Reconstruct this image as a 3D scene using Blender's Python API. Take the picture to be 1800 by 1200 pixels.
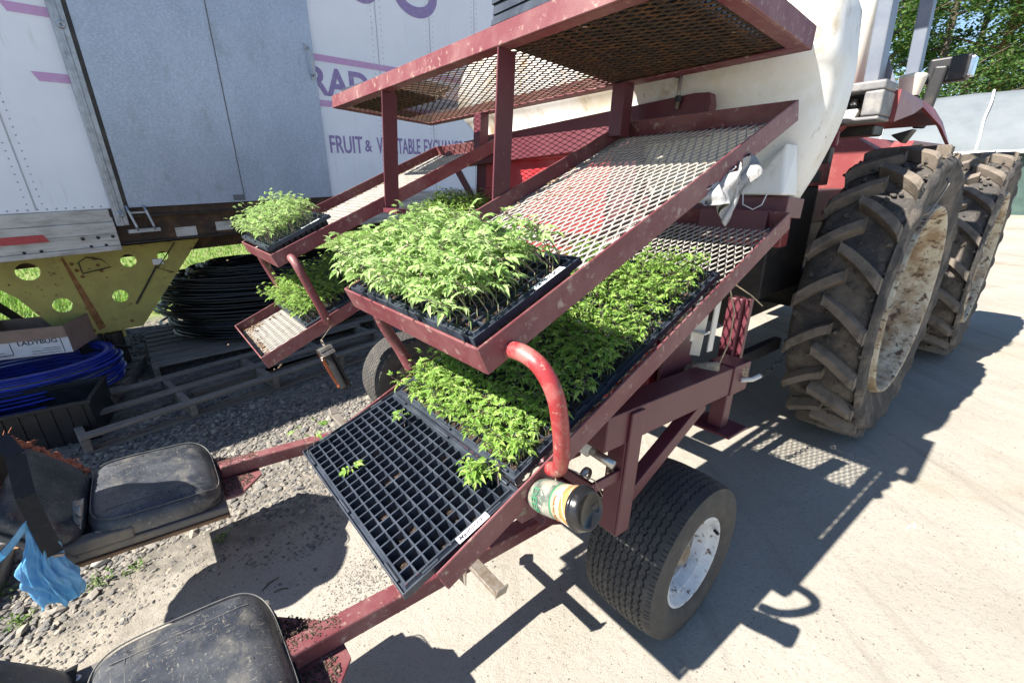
import bpy, bmesh, math, random
import numpy as np
from mathutils import Matrix, Vector, Euler
for o in list(bpy.data.objects): bpy.data.objects.remove(o)
SC=bpy.context.scene; COL=SC.collection
R=math.radians; rnd=random.Random(7)
# ---------------------------------------------------------------- camera
CAMH=1.467
cd=bpy.data.cameras.new('camera'); cam=bpy.data.objects.new('camera',cd); COL.objects.link(cam)
cd.sensor_width=36; cd.lens=15.61; cd.clip_start=.02; cd.clip_end=900
Wc=Matrix(((1,-.0226,.0003),(-.0080,-.3438,.9390),(-.0211,-.9388,-.3439)))
q=Matrix((Wc.col[0],-Wc.col[1],-Wc.col[2])).transposed()
cam.matrix_world=Matrix.Translation((0,0,CAMH))@q.to_quaternion().to_matrix().to_4x4()
SC.camera=cam
# ---------------------------------------------------------------- world, sun, exposure
AZ,EL=R(-117),R(45.3)
S=Vector((math.sin(AZ)*math.cos(EL),math.cos(AZ)*math.cos(EL),math.sin(EL)))
w=bpy.data.worlds.new('World'); SC.world=w; w.use_nodes=True
nt=w.node_tree; bg=nt.nodes['Background']; sk=nt.nodes.new('ShaderNodeTexSky'); sk.sky_type='NISHITA'
sk.sun_disc=False; sk.sun_elevation=EL; sk.sun_rotation=AZ; sk.air_density=1.0; sk.dust_density=.15; sk.ozone_density=3.0
nt.links.new(sk.outputs[0],bg.inputs[0]); bg.inputs[1].default_value=.06
sd=bpy.data.lights.new('sun','SUN'); sd.energy=5.0; sd.angle=R(.5); sd.color=(1,.94,.84)
so=bpy.data.objects.new('sun',sd); COL.objects.link(so); so.rotation_euler=S.to_track_quat('Z','Y').to_euler(); so.location=(-6,-3,8)
SC.view_settings.view_transform='Standard'; SC.view_settings.look='None'; SC.view_settings.exposure=1.6; SC.view_settings.gamma=1
SC.render.resolution_x=1024; SC.render.resolution_y=682; SC.render.engine='CYCLES'
# ---------------------------------------------------------------- frames
M=Matrix(((.632,.771,.072,-.878),(-.775,.63,.059,2.514),(0,-.093,.996,1.819),(0,0,0,1)))
def ortho(m):
    l=m.to_translation(); return Matrix.Translation(l)@m.to_3x3().to_quaternion().to_matrix().to_4x4()
M=ortho(M)
TRL=ortho(Matrix(((.682,-.73,.041,-3.243),(.731,.68,-.05,2.85),(.009,.065,.998,1.036),(0,0,0,1))))
th=R(51.5)
TRC=Matrix(((math.cos(th),math.sin(th),0,2.16),(-math.sin(th),math.cos(th),0,2.30),(0,0,1,0),(0,0,0,1)))
# ---------------------------------------------------------------- materials
def mat(name,base,rough=.6,metal=0,noise=None,bump=0,bscale=40,spec=.5,spots=None,coat=0,alpha=None,trans=0,extra=None):
    """noise=(scale,colour2,lo,hi[,detail])  spots=(scale,colour,lo,hi)"""
    m=bpy.data.materials.new(name); m.use_nodes=True; n=m.node_tree.nodes; l=m.node_tree.links
    b=n['Principled BSDF']; b.inputs['Roughness'].default_value=rough; b.inputs['Metallic'].default_value=metal
    b.inputs['Specular IOR Level'].default_value=spec
    if coat: b.inputs['Coat Weight'].default_value=coat; b.inputs['Coat Roughness'].default_value=.25
    if trans: b.inputs['Transmission Weight'].default_value=trans
    tc=n.new('ShaderNodeTexCoord'); co=tc.outputs['Object']
    col=None
    def rgb(c):
        r=n.new('ShaderNodeRGB'); r.outputs[0].default_value=(*c,1); return r.outputs[0]
    cur=rgb(base)
    for k,sp in enumerate([noise]+(spots if isinstance(spots,list) else [spots])):
        if not sp: continue
        t=n.new('ShaderNodeTexNoise'); t.inputs['Scale'].default_value=sp[0]; t.inputs['Detail'].default_value=sp[4] if len(sp)>4 else 6
        t.inputs['Roughness'].default_value=.65
        mp=n.new('ShaderNodeMapping'); mp.inputs['Location'].default_value=(k*3.7,k*1.3,k*2.1); 
        if len(sp)>5: mp.inputs['Scale'].default_value=sp[5]
        l.new(co,mp.inputs[0]); l.new(mp.outputs[0],t.inputs[0])
        rp=n.new('ShaderNodeMapRange'); rp.inputs[1].default_value=sp[2]; rp.inputs[2].default_value=sp[3]
        l.new(t.outputs[0],rp.inputs[0])
        mx=n.new('ShaderNodeMix'); mx.data_type='RGBA'; l.new(rp.outputs[0],mx.inputs[0]); l.new(cur,mx.inputs[6]); mx.inputs[7].default_value=(*sp[1],1)
        cur=mx.outputs[2]
    l.new(cur,b.inputs['Base Color'])
    if bump:
        t=n.new('ShaderNodeTexNoise'); t.inputs['Scale'].default_value=bscale; t.inputs['Detail'].default_value=8; t.inputs['Roughness'].default_value=.7
        l.new(co,t.inputs[0]); bp=n.new('ShaderNodeBump'); bp.inputs['Strength'].default_value=1; bp.inputs['Distance'].default_value=bump
        l.new(t.outputs[0],bp.inputs['Height']); l.new(bp.outputs[0],b.inputs['Normal'])
    if extra: extra(m,n,l,b,co)
    return m
def leafmat(name,c1,c2,c3):
    m=bpy.data.materials.new(name); m.use_nodes=True; n=m.node_tree.nodes; l=m.node_tree.links
    b=n['Principled BSDF']; b.inputs['Roughness'].default_value=.55; b.inputs['Specular IOR Level'].default_value=.28
    g=n.new('ShaderNodeNewGeometry'); cr=n.new('ShaderNodeValToRGB'); l.new(g.outputs['Random Per Island'],cr.inputs[0])
    cr.color_ramp.elements[0].color=(*c1,1); cr.color_ramp.elements[1].color=(*c3,1); e=cr.color_ramp.elements.new(.55); e.color=(*c2,1)
    l.new(cr.outputs[0],b.inputs['Base Color'])
    t=n.new('ShaderNodeBsdfTranslucent'); hs=n.new('ShaderNodeHueSaturation'); hs.inputs['Value'].default_value=1.5; l.new(cr.outputs[0],hs.inputs['Color']); l.new(hs.outputs[0],t.inputs[0])
    ms=n.new('ShaderNodeMixShader'); ms.inputs[0].default_value=.38; l.new(b.outputs[0],ms.inputs[1]); l.new(t.outputs[0],ms.inputs[2]); l.new(ms.outputs[0],n['Material Output'].inputs[0])
    return m
RED=mat('red_paint',(.10,.022,.033),.42,noise=(4,(.125,.035,.046),.42,.7),spots=[(60,(.24,.15,.13),.66,.76),(25,(.08,.02,.025),.66,.72)],bump=.0006,bscale=90)
REDD=mat('red_paint_dusty',(.14,.033,.042),.5,noise=(5,(.22,.105,.105),.42,.7),spots=[(45,(.36,.28,.23),.58,.72),(25,(.1,.022,.025),.66,.72),(13,(.12,.05,.03),.68,.72)],bump=.0008,bscale=90)
REDB=mat('bright_red_paint',(.32,.02,.028),.38,noise=(8,(.38,.07,.07),.45,.7),spots=(30,(.42,.25,.22),.66,.74),bump=.0005)
REDT=mat('red_tractor_paint',(.2,.04,.042),.4,noise=(5,(.27,.09,.08),.45,.7),spots=(30,(.3,.22,.17),.6,.75),bump=.0006)
MESHT=mat('dusty_mesh_metal',(.36,.34,.31),.6,noise=(30,(.24,.21,.18),.5,.7),bump=.0005)
MESHR=mat('rusty_unlit_mesh_metal',(.045,.027,.018),.85,noise=(20,(.11,.05,.022),.45,.65),spots=(35,(.2,.14,.1),.64,.7),bump=.0005)  # rust brown, base also darkened for the rack's unlit underside
BLK=mat('black_tray_plastic',(.028,.035,.05),.34,noise=(14,(.06,.072,.095),.45,.7),spots=(60,(.16,.13,.1),.66,.75))
BLK2=mat('black_plastic',(.014,.014,.016),.35,noise=(9,(.03,.03,.035),.5,.7))
SOIL=mat('potting_soil',(.022,.013,.009),.95,noise=(160,(.075,.045,.028),.45,.62),spots=(420,(.45,.4,.3),.69,.72,2),bump=.004,bscale=300)
DIRTP=mat('spilled_soil',(.05,.035,.025),.95,noise=(120,(.14,.1,.07),.45,.62),spots=(420,(.4,.35,.26),.68,.72,2),bump=.006,bscale=200)
STEM=mat('seedling_stem',(.17,.11,.12),.6,noise=(20,(.16,.24,.08),.45,.6))
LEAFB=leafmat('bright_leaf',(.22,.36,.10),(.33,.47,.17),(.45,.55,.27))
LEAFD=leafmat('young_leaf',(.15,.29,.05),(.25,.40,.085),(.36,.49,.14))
LEAFT=leafmat('tree_leaf',(.035,.082,.018),(.06,.125,.028),(.14,.21,.055))
GRASSM=leafmat('grass_blade',(.09,.2,.03),(.15,.27,.045),(.3,.34,.12))
RUB=mat('tyre_rubber',(.045,.042,.04),.8,noise=(11,(.13,.11,.09),.42,.68),spots=(60,(.24,.2,.16),.6,.75),bump=.0015,bscale=120)
RUBS=mat('small_tyre_rubber',(.05,.048,.046),.8,noise=(16,(.085,.078,.07),.45,.7),bump=.0008,bscale=150)
MUD=mat('muddy_tyre_rubber',(.05,.046,.044),.9,noise=(6,(.16,.135,.11),.44,.66),spots=[(22,(.035,.032,.032),.56,.66),(80,(.24,.2,.165),.62,.72)],bump=.006,bscale=60)
MUDL=mat('muddy_lug_rubber',(.175,.145,.118),.88,noise=(14,(.1,.085,.07),.45,.65),bump=.004,bscale=80)
RIMW=mat('white_rim_paint',(.62,.64,.66),.5,noise=(12,(.45,.46,.48),.4,.7),spots=[(24,(.09,.05,.035),.58,.63),(50,(.25,.17,.12),.6,.68)],bump=.001)
RIMR=mat('rusty_rim_disc',(.34,.33,.33),.6,noise=(14,(.12,.08,.055),.4,.6),bump=.001)
RIMD=mat('rusty_cream_rim',(.5,.46,.36),.6,noise=(9,(.28,.2,.12),.42,.6),spots=[(20,(.09,.05,.03),.54,.6),(50,(.2,.12,.07),.58,.66)],bump=.002)
STL=mat('worn_steel',(.3,.27,.24),.5,.5,noise=(20,(.2,.15,.1),.45,.65),bump=.001)
ZN=mat('zinc_bolt',(.5,.48,.45),.35,.9,noise=(40,(.3,.22,.15),.5,.7))
BLKM=mat('black_metal',(.02,.02,.022),.45,.2,noise=(12,(.05,.045,.04),.5,.7),bump=.001)
WHITE=mat('sky_tinted_trailer_white',(.79,.83,.91),.42,noise=(2.5,(.73,.775,.86),.4,.7),spots=[(5,(.62,.64,.68),.6,.75,8,(6,1,.5)),(38,(.25,.23,.24),.72,.76)],bump=.0008,bscale=3)  # white paint with the blue of the sky light put into its colour
ALU=mat('ribbed_aluminium',(.5,.5,.49),.5,.2,noise=(5,(.3,.29,.27),.45,.65,8,(1,1,5)),spots=(40,(.2,.17,.14),.66,.72),bump=.0008)
GALV=mat('galvanised_sheet',(.40,.47,.60),.4,.3,noise=(2.2,(.30,.36,.47),.35,.7,8,(2,1,1)),spots=[(34,(.31,.37,.48),.42,.66,8,(2.2,1,.7)),(60,(.46,.54,.67),.48,.68,8,(1,1,2.0)),(3.5,(.26,.29,.34),.56,.78,8,(1.6,1,1))],bump=.0006,bscale=50)
GALVR=mat('galvanised_rail',(.4,.44,.5),.4,.5,noise=(20,(.24,.27,.31),.4,.7),bump=.001,bscale=60)
PURP=mat('purple_lettering_paint',(.26,.2,.42),.5,noise=(20,(.36,.31,.5),.5,.72))
PINK=mat('lilac_stripe_paint',(.52,.31,.55),.5,noise=(15,(.58,.42,.6),.5,.75))
REDST=mat('red_reflector_tape',(.42,.05,.06),.4,noise=(20,(.3,.04,.05),.5,.7))
YEL=mat('yellow_bracket_paint',(.4,.36,.1),.6,noise=(6,(.33,.29,.09),.42,.66),spots=[(26,(.1,.055,.02),.63,.68),(9,(.25,.14,.05),.62,.7)],bump=.001)
RUST=mat('rust_streak',(.2,.085,.03),.9,noise=(22,(.3,.16,.06),.42,.65),bump=.001)
DRUST=mat('dark_rusty_beam',(.045,.028,.02),.85,noise=(9,(.11,.06,.03),.48,.66),bump=.001)
PLY=mat('weathered_wood',(.22,.19,.16),.85,noise=(3,(.13,.11,.095),.4,.65,8,(1,12,12)),spots=(30,(.3,.27,.23),.6,.7),bump=.002,bscale=60)
HOSE=mat('black_drip_hose',(.007,.007,.008),.32,spec=.45)
BLUE=mat('blue_layflat_hose',(.012,.035,.36),.4,noise=(8,(.01,.02,.2),.45,.7))
CARD=mat('brown_cardboard',(.28,.19,.15),.85,noise=(10,(.22,.15,.12),.45,.65))
CARDW=mat('white_printed_cardboard',(.6,.6,.64),.75,noise=(10,(.5,.5,.54),.5,.7))
INK=mat('black_ink',(.02,.02,.035),.7,noise=(30,(.04,.04,.06),.5,.7))
LABEL=mat('white_label_tape',(.72,.73,.76),.5,noise=(30,(.6,.6,.6),.55,.75))
TANKM=mat('white_tank_plastic',(.76,.765,.75),.4,noise=(3,(.7,.69,.64),.45,.7),spots=[(1.7,(.50,.42,.27),.44,.72,12,(1.6,1.6,1.2)),(4,(.33,.24,.13),.54,.70,12,(1.5,1.5,.9)),(9,(.22,.15,.08),.63,.74,10,(2.2,2.2,.6)),(40,(.14,.1,.06),.68,.73)],bump=.0012,bscale=7)
CLOTH=mat('dirty_white_cloth',(.42,.42,.42),1.0,spec=.03,noise=(14,(.27,.265,.26),.42,.62),spots=[(30,(.08,.075,.07),.58,.64,8,(1,1,.4)),(60,(.12,.1,.09),.62,.68)],bump=.003,bscale=30)
def vinyl_lines(m,n,l,b,co):
    pass
VINYL=mat('worn_black_vinyl',(.03,.034,.045),.33,noise=(7,(.09,.095,.105),.42,.66),spots=[(9,(.13,.125,.115),.52,.7,10,(1,1.3,1)),(75,(.26,.24,.2),.6,.68,10,(3.4,.6,1)),(90,(.26,.24,.2),.61,.69,10,(.6,3.0,1)),(150,(.3,.27,.23),.66,.72)],bump=.0022,bscale=35)
PIPING=mat('grey_seam_piping',(.13,.13,.125),.7,noise=(30,(.05,.05,.055),.5,.7))
FOAM=mat('torn_orange_foam',(.45,.16,.09),.95,noise=(30,(.24,.08,.05),.45,.65),bump=.008,bscale=60)
PAN=mat('grey_seat_pan_metal',(.12,.115,.11),.6,noise=(12,(.2,.17,.13),.5,.66),spots=(30,(.2,.1,.05),.62,.68),bump=.001)
BROWNW=mat('brown_plywood_edge',(.22,.13,.07),.8,noise=(12,(.12,.08,.05),.45,.65),bump=.001)
STRAP=mat('black_nylon_strap',(.008,.009,.012),.7,noise=(40,(.02,.02,.022),.5,.7))
TWINE=mat('tan_twine',(.45,.36,.25),.9,noise=(60,(.3,.22,.14),.5,.6),bump=.002,bscale=300)
KRAFT=mat('kraft_cup_paper',(.3,.24,.17),.8,noise=(20,(.48,.37,.25),.5,.7))
SLEEVE=mat('brown_cup_sleeve',(.42,.22,.075),.75,noise=(25,(.36,.18,.06),.5,.7))
CUPW=mat('white_cup_paper',(.68,.66,.6),.6,noise=(20,(.6,.57,.5),.5,.7))
GREENI=mat('green_ink',(.03,.17,.085),.6,noise=(20,(.04,.12,.07),.5,.7))
LIDM=mat('black_cup_lid',(.012,.012,.013),.22,noise=(20,(.02,.019,.018),.5,.7))
ORNG=mat('orange_leather',(.5,.13,.04),.5,noise=(20,(.4,.09,.03),.5,.7))
BARK=mat('tree_bark',(.07,.055,.042),.9,noise=(6,(.13,.1,.075),.45,.65,8,(4,4,.5)),bump=.02,bscale=8)
BARKO=mat('orange_tree_bark',(.24,.12,.05),.9,noise=(6,(.16,.08,.04),.45,.65,8,(4,4,.5)),bump=.02,bscale=8)
GREYP=mat('blue_grey_cab_paint',(.13,.15,.19),.35,noise=(6,(.18,.2,.23),.45,.7))
CREAM=mat('cream_plastic',(.6,.57,.48),.5,noise=(15,(.5,.46,.38),.5,.7))
CHROME=mat('chrome_lamp',(.6,.6,.6),.15,1,noise=(30,(.5,.5,.5),.5,.7))
LENSR=mat('dark_red_reflector',(.12,.01,.03),.25,noise=(30,(.16,.02,.04),.5,.7))
TARP=mat('grey_blue_greenhouse_film',(.14,.158,.175),.75,noise=(.9,(.105,.125,.14),.4,.7,6),bump=.02,bscale=1.6,trans=0)
TARPW=mat('white_strap_webbing',(.75,.76,.78),.5,noise=(10,(.68,.69,.7),.5,.7))
DKGRN=mat('dark_shade_cloth',(.03,.06,.055),.8,noise=(3,(.05,.09,.08),.4,.7))
VANW=mat('white_van_paint',(.75,.75,.74),.3,noise=(4,(.7,.7,.69),.5,.7))
GLASSD=mat('dark_window_glass',(.02,.025,.03),.08,noise=(4,(.03,.035,.04),.5,.7))
WEED=leafmat('weed_leaf',(.07,.14,.03),(.12,.2,.05),(.2,.25,.08))
def bagmat():
    m=mat('blue_bag_plastic',(.16,.5,.78),.22,noise=(14,(.34,.66,.88),.42,.62),bump=.006,bscale=28)
    n=m.node_tree.nodes;l=m.node_tree.links;b=n['Principled BSDF']
    t=n.new('ShaderNodeBsdfTranslucent'); t.inputs[0].default_value=(.2,.58,.85,1)
    ms=n.new('ShaderNodeMixShader'); ms.inputs[0].default_value=.5; l.new(b.outputs[0],ms.inputs[1]); l.new(t.outputs[0],ms.inputs[2]); l.new(ms.outputs[0],n['Material Output'].inputs[0])
    return m
BAG=bagmat()
def groundmat():
    m=bpy.data.materials.new('dirt_and_gravel_ground'); m.use_nodes=True; n=m.node_tree.nodes; l=m.node_tree.links; b=n['Principled BSDF']
    b.inputs['Roughness'].default_value=.95; b.inputs['Specular IOR Level'].default_value=.2
    tc=n.new('ShaderNodeTexCoord'); co=tc.outputs['Object']
    def noise(s,d=8,r=.6,sc=None):
        t=n.new('ShaderNodeTexNoise'); t.inputs['Scale'].default_value=s; t.inputs['Detail'].default_value=d; t.inputs['Roughness'].default_value=r
        if sc:
            mp=n.new('ShaderNodeMapping'); mp.inputs['Scale'].default_value=sc; l.new(co,mp.inputs[0]); l.new(mp.outputs[0],t.inputs[0])
        else: l.new(co,t.inputs[0])
        return t.outputs[0]
    def rng(v,a,c,lo=0,hi=1):
        r=n.new('ShaderNodeMapRange'); r.inputs[1].default_value=a; r.inputs[2].default_value=c; r.inputs[3].default_value=lo; r.inputs[4].default_value=hi; l.new(v,r.inputs[0]); return r.outputs[0]
    def mix(f,a,c):
        x=n.new('ShaderNodeMix'); x.data_type='RGBA'; l.new(f,x.inputs[0])
        for i,v in ((6,a),(7,c)):
            if isinstance(v,tuple): x.inputs[i].default_value=(*v,1)
            else: l.new(v,x.inputs[i])
        return x.outputs[2]
    def math_(op,a,c=None):
        x=n.new('ShaderNodeMath'); x.operation=op
        for i,v in ((0,a),(1,c)):
            if v is None: continue
            if isinstance(v,(int,float)): x.inputs[i].default_value=v
            else: l.new(v,x.inputs[i])
        return x.outputs[0]
    dirt=mix(rng(noise(1.3),.35,.7),(.36,.338,.298),(.29,.267,.228))
    dirt=mix(rng(noise(.45,4),.55,.72),dirt,(.33,.285,.225))
    dirt=mix(rng(noise(70,6,.7),.55,.75),dirt,(.19,.165,.14))
    dirt=mix(rng(noise(240,3,.7),.63,.70),dirt,(.1,.085,.07))
    dirt=mix(rng(noise(75,2,.5),.70,.735),dirt,(.08,.07,.06))
    dirt=mix(rng(noise(150,3,.7),.68,.74),dirt,(.55,.52,.47))
    trk=noise(2.2,6,.6,(1.1,.16,1)) ; 
    mp=n.new('ShaderNodeMapping'); mp.inputs['Rotation'].default_value=(0,0,R(51)); mp.inputs['Scale'].default_value=(3.2,.35,1); l.new(co,mp.inputs[0])
    tn=n.new('ShaderNodeTexNoise'); tn.inputs['Scale'].default_value=1.6; tn.inputs['Detail'].default_value=7; tn.inputs['Roughness'].default_value=.7; l.new(mp.outputs[0],tn.inputs[0])
    dirt=mix(rng(tn.outputs[0],.52,.7,0,.6),dirt,(.22,.2,.17))
    dirt=mix(rng(noise(.9,3),.62,.72,0,.55),dirt,(.2,.17,.13))
    vo=n.new('ShaderNodeTexVoronoi'); vo.inputs['Scale'].default_value=38; l.new(co,vo.inputs['Vector'])
    dirt=mix(math_('MULTIPLY',rng(vo.outputs['Distance'],.16,.10),rng(noise(5,4),.5,.6)),dirt,(.13,.115,.1))
    grav=mix(rng(noise(16),.4,.65),(.13,.12,.105),(.23,.21,.18))
    # gravel zone: left of a line, ragged edge
    sx=n.new('ShaderNodeSeparateXYZ'); l.new(co,sx.inputs[0])
    d=math_('SUBTRACT',math_('MULTIPLY',sx.outputs[0],-.70),math_('MULTIPLY',sx.outputs[1],-.60))   # -0.7x+0.6y
    d=math_('ADD',d,rng(noise(3.2,5),.3,.7,-.22,.22))
    gz=rng(d,1.66,1.88)
    c=mix(gz,dirt,grav)
    gr=math_('SUBTRACT',math_('MULTIPLY',sx.outputs[0],-.73),math_('MULTIPLY',sx.outputs[1],-.68))
    gr=math_('ADD',gr,rng(noise(1.2,5),.3,.7,-.4,.4))
    c=mix(rng(gr,6.3,6.9),c,mix(rng(noise(6),.4,.65),(.13,.2,.05),(.22,.22,.09)))
    far=math_('SUBTRACT',math_('MULTIPLY',sx.outputs[0],.73),math_('MULTIPLY',sx.outputs[1],-.68))
    l.new(c,b.inputs['Base Color'])
    hgt=math_('ADD',math_('MULTIPLY',noise(22,8,.6),.30),math_('MULTIPLY',noise(160,6,.7),.38))
    hgt=math_('ADD',hgt,math_('MULTIPLY',noise(5,4),1.2))
    bp=n.new('ShaderNodeBump'); bp.inputs['Distance'].default_value=.016; bp.inputs['Strength'].default_value=.75; l.new(hgt,bp.inputs['Height']); l.new(bp.outputs[0],b.inputs['Normal'])
    return m
GROUND=groundmat()
def stonemat():
    m=bpy.data.materials.new('gravel_stone'); m.use_nodes=True; n=m.node_tree.nodes; l=m.node_tree.links; b=n['Principled BSDF']; b.inputs['Roughness'].default_value=.85
    g=n.new('ShaderNodeNewGeometry'); cr=n.new('ShaderNodeValToRGB'); l.new(g.outputs['Random Per Island'],cr.inputs[0])
    E=cr.color_ramp.elements; E[0].color=(.085,.085,.09,1); E[1].color=(.28,.25,.205,1)
    e=E.new(.5); e.color=(.16,.15,.135,1); e=E.new(.8); e.color=(.21,.19,.165,1)
    l.new(cr.outputs[0],b.inputs['Base Color']); return m
STONE=stonemat()
# ---------------------------------------------------------------- mesh builder
class MB:
    def __init__(s): s.v=[]; s.f=[]; s.mi=[]; s.cur=0
    def add(s,vs,fs):
        o=len(s.v); s.v+= [tuple(x) for x in vs]; s.f+=[tuple(i+o for i in f) for f in fs]; s.mi+=[s.cur]*len(fs); return s
    def box(s,a,b,rot=None,c=None):
        x0,y0,z0=a; x1,y1,z1=b
        vs=[(x,y,z) for z in (z0,z1) for y in (y0,y1) for x in (x0,x1)]
        if rot is not None:
            c=Vector(c) if c is not None else Vector(((x0+x1)/2,(y0+y1)/2,(z0+z1)/2))
            vs=[c+rot@(Vector(v)-c) for v in vs]
        return s.add(vs,[(0,2,3,1),(4,5,7,6),(0,1,5,4),(2,6,7,3),(0,4,6,2),(1,3,7,5)])
    def beam(s,p,q,wd,ht,up=(0,0,1)):
        p=Vector(p);q=Vector(q);d=(q-p).normalized();up=Vector(up);x=d.cross(up).normalized();y=x.cross(d)
        vs=[]
        for e in (p,q):
            for a,b in ((-1,-1),(1,-1),(1,1),(-1,1)): vs.append(e+x*wd/2*a+y*ht/2*b)
        return s.add(vs,[(3,2,1,0),(4,5,6,7),(0,1,5,4),(1,2,6,5),(2,3,7,6),(3,0,4,7)])
    def tube(s,pts,r,n=10,cap=True,close=False):
        pts=[Vector(p) for p in pts]; N=len(pts); rs=r if isinstance(r,(list,tuple)) else [r]*N
        vs=[];fs=[]; t0=(pts[1]-pts[0]).normalized(); a=t0.orthogonal().normalized()
        for i,p in enumerate(pts):
            if close: t=(pts[(i+1)%N]-pts[i-1])
            else: t=pts[min(i+1,N-1)]-pts[max(i-1,0)]
            if t.length<1e-9: t=t0
            t=t.normalized(); a=(a-t*a.dot(t)); a=a.normalized() if a.length>1e-6 else t.orthogonal().normalized(); b=t.cross(a)
            for k in range(n):
                an=2*math.pi*k/n; vs.append(p+(a*math.cos(an)+b*math.sin(an))*rs[i])
        for i in range(N if close else N-1):
            j=(i+1)%N
            for k in range(n): fs.append((i*n+k,i*n+(k+1)%n,j*n+(k+1)%n,j*n+k))
        if cap and not close: fs.append(tuple(range(n-1,-1,-1))); fs.append(tuple((N-1)*n+k for k in range(n)))
        return s.add(vs,fs)
    def lathe(s,prof,axis='x',n=48,c=(0,0,0)):
        vs=[];fs=[];P=len(prof)
        for k in range(n):
            a=2*math.pi*k/n; ca,sa=math.cos(a),math.sin(a)
            for (h,r) in prof:
                vs.append({'x':(c[0]+h,c[1]+r*ca,c[2]+r*sa),'y':(c[0]+r*ca,c[1]+h,c[2]+r*sa),'z':(c[0]+r*ca,c[1]+r*sa,c[2]+h)}[axis])
        for k in range(n):
            j=(k+1)%n
            for i in range(P-1): fs.append((k*P+i,j*P+i,j*P+i+1,k*P+i+1))
        return s.add(vs,fs)
    def prism(s,poly,h0,h1,axis='z'):
        n=len(poly)
        def f(p,h): return {'z':(p[0],p[1],h),'y':(p[0],h,p[1]),'x':(h,p[0],p[1])}[axis]
        vs=[f(p,h0) for p in poly]+[f(p,h1) for p in poly]
        return s.add(vs,[tuple(range(n-1,-1,-1)),tuple(range(n,2*n))]+[(i,(i+1)%n,n+(i+1)%n,n+i) for i in range(n)])
    def grid(s,fn,nu,nv):
        vs=[fn(i/nu,j/nv) for j in range(nv+1) for i in range(nu+1)]; W=nu+1
        return s.add(vs,[(j*W+i,j*W+i+1,(j+1)*W+i+1,(j+1)*W+i) for j in range(nv) for i in range(nu)])
    def build(s,name,mats,parent=None,world=None,smooth=False,bevel=0,seg=2,sub=0,solid=0):
        me=bpy.data.meshes.new(name); me.from_pydata([tuple(v) for v in s.v],[],s.f)
        mats=mats if isinstance(mats,(list,tuple)) else [mats]
        for m in mats: me.materials.append(m)
        if len(mats)>1: me.polygons.foreach_set('material_index',s.mi)
        if smooth: me.polygons.foreach_set('use_smooth',[True]*len(me.polygons))
        me.update()
        o=bpy.data.objects.new(name,me); COL.objects.link(o)
        if parent is not None: o.parent=parent
        if world is not None: o.matrix_world=world
        if solid: q=o.modifiers.new('t','SOLIDIFY'); q.thickness=solid; q.offset=0
        if sub: q=o.modifiers.new('s','SUBSURF'); q.levels=sub; q.render_levels=sub
        if bevel: q=o.modifiers.new('b','BEVEL'); q.width=bevel; q.segments=seg; q.limit_method='ANGLE'; q.angle_limit=R(40)
        return o
def comps(mb):
    par=list(range(len(mb.v)))
    def find(x):
        while par[x]!=x: par[x]=par[par[x]]; x=par[x]
        return x
    for f in mb.f:
        r0=find(f[0])
        for i in f[1:]: par[find(i)]=r0
    gr={}
    for k,f in enumerate(mb.f): gr.setdefault(find(f[0]),[]).append(k)
    out=[]
    for fl_ in gr.values():
        n=MB(); mp={}
        for k in fl_:
            f=[]
            for i in mb.f[k]:
                if i not in mp: mp[i]=len(n.v); n.v.append(mb.v[i])
                f.append(mp[i])
            n.f.append(tuple(f)); n.mi.append(mb.mi[k])
        out.append(n)
    return out
def build_each(mb,name,*a,**k): return [c.build(name,*a,**k) for c in comps(mb)]
WHOLE={'adjuster_frame','wheel_bracket','footrest','main_beam','stand_leg','light_housing','hood','frayed_rope','fender','fender_underside','fertiliser_box','arm_end_plate','side_panel','lamp_panel','reflector_bracket','adjuster_pin','strap_nut','rear_body','work_lamp'}
def empty(name,mw,label,cat,group=None,kind=None):
    o=bpy.data.objects.new(name,None); COL.objects.link(o); o.matrix_world=mw; o.empty_display_size=.1; tag(o,label,cat,group,kind); return o
def tag(o,label=None,cat=None,group=None,kind=None):
    if label: o['label']=label
    if cat: o['category']=cat
    if group: o['group']=group
    if kind: o['kind']=kind
    return o
def T(x,y,z): return Matrix.Translation((x,y,z))
def text(name,s,size,mat_,parent,mw,ext=.0015,sx=1,bold=0,shear=0,space=1):
    c=bpy.data.curves.new(name,'FONT'); c.body=s; c.size=size; c.extrude=ext; c.offset=bold; c.shear=shear; c.space_character=space
    t=bpy.data.objects.new('tmp',c); COL.objects.link(t)
    dg=bpy.context.evaluated_depsgraph_get(); me=bpy.data.meshes.new_from_object(t.evaluated_get(dg)); bpy.data.objects.remove(t)
    me.materials.clear(); me.materials.append(mat_)
    o=bpy.data.objects.new(name,me); COL.objects.link(o); o.parent=parent; o.matrix_local=mw@Matrix.Diagonal((sx,1,1,1)); return o
def xf(mb,m,i0=0):
    for i in range(i0,len(mb.v)): mb.v[i]=tuple(m@Vector(mb.v[i]))
    return mb
I4=Matrix.Identity(4)
# ================================================================ SETTING
g=MB()
def gfn(u,v):
    # denser near the camera
    a=(u*2-1); b=(v*2-1); x=math.copysign(abs(a)**3,a)*400; y=math.copysign(abs(b)**3,b)*400
    return (x,y,.006*math.sin(x*2.1+1)*math.cos(y*1.7)*math.exp(-(x*x+y*y)/60) )
g.grid(gfn,120,120)
tag(g.build('ground',GROUND,smooth=True),kind='structure')
def gline(x,y): return -.70*x+.60*y
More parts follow.
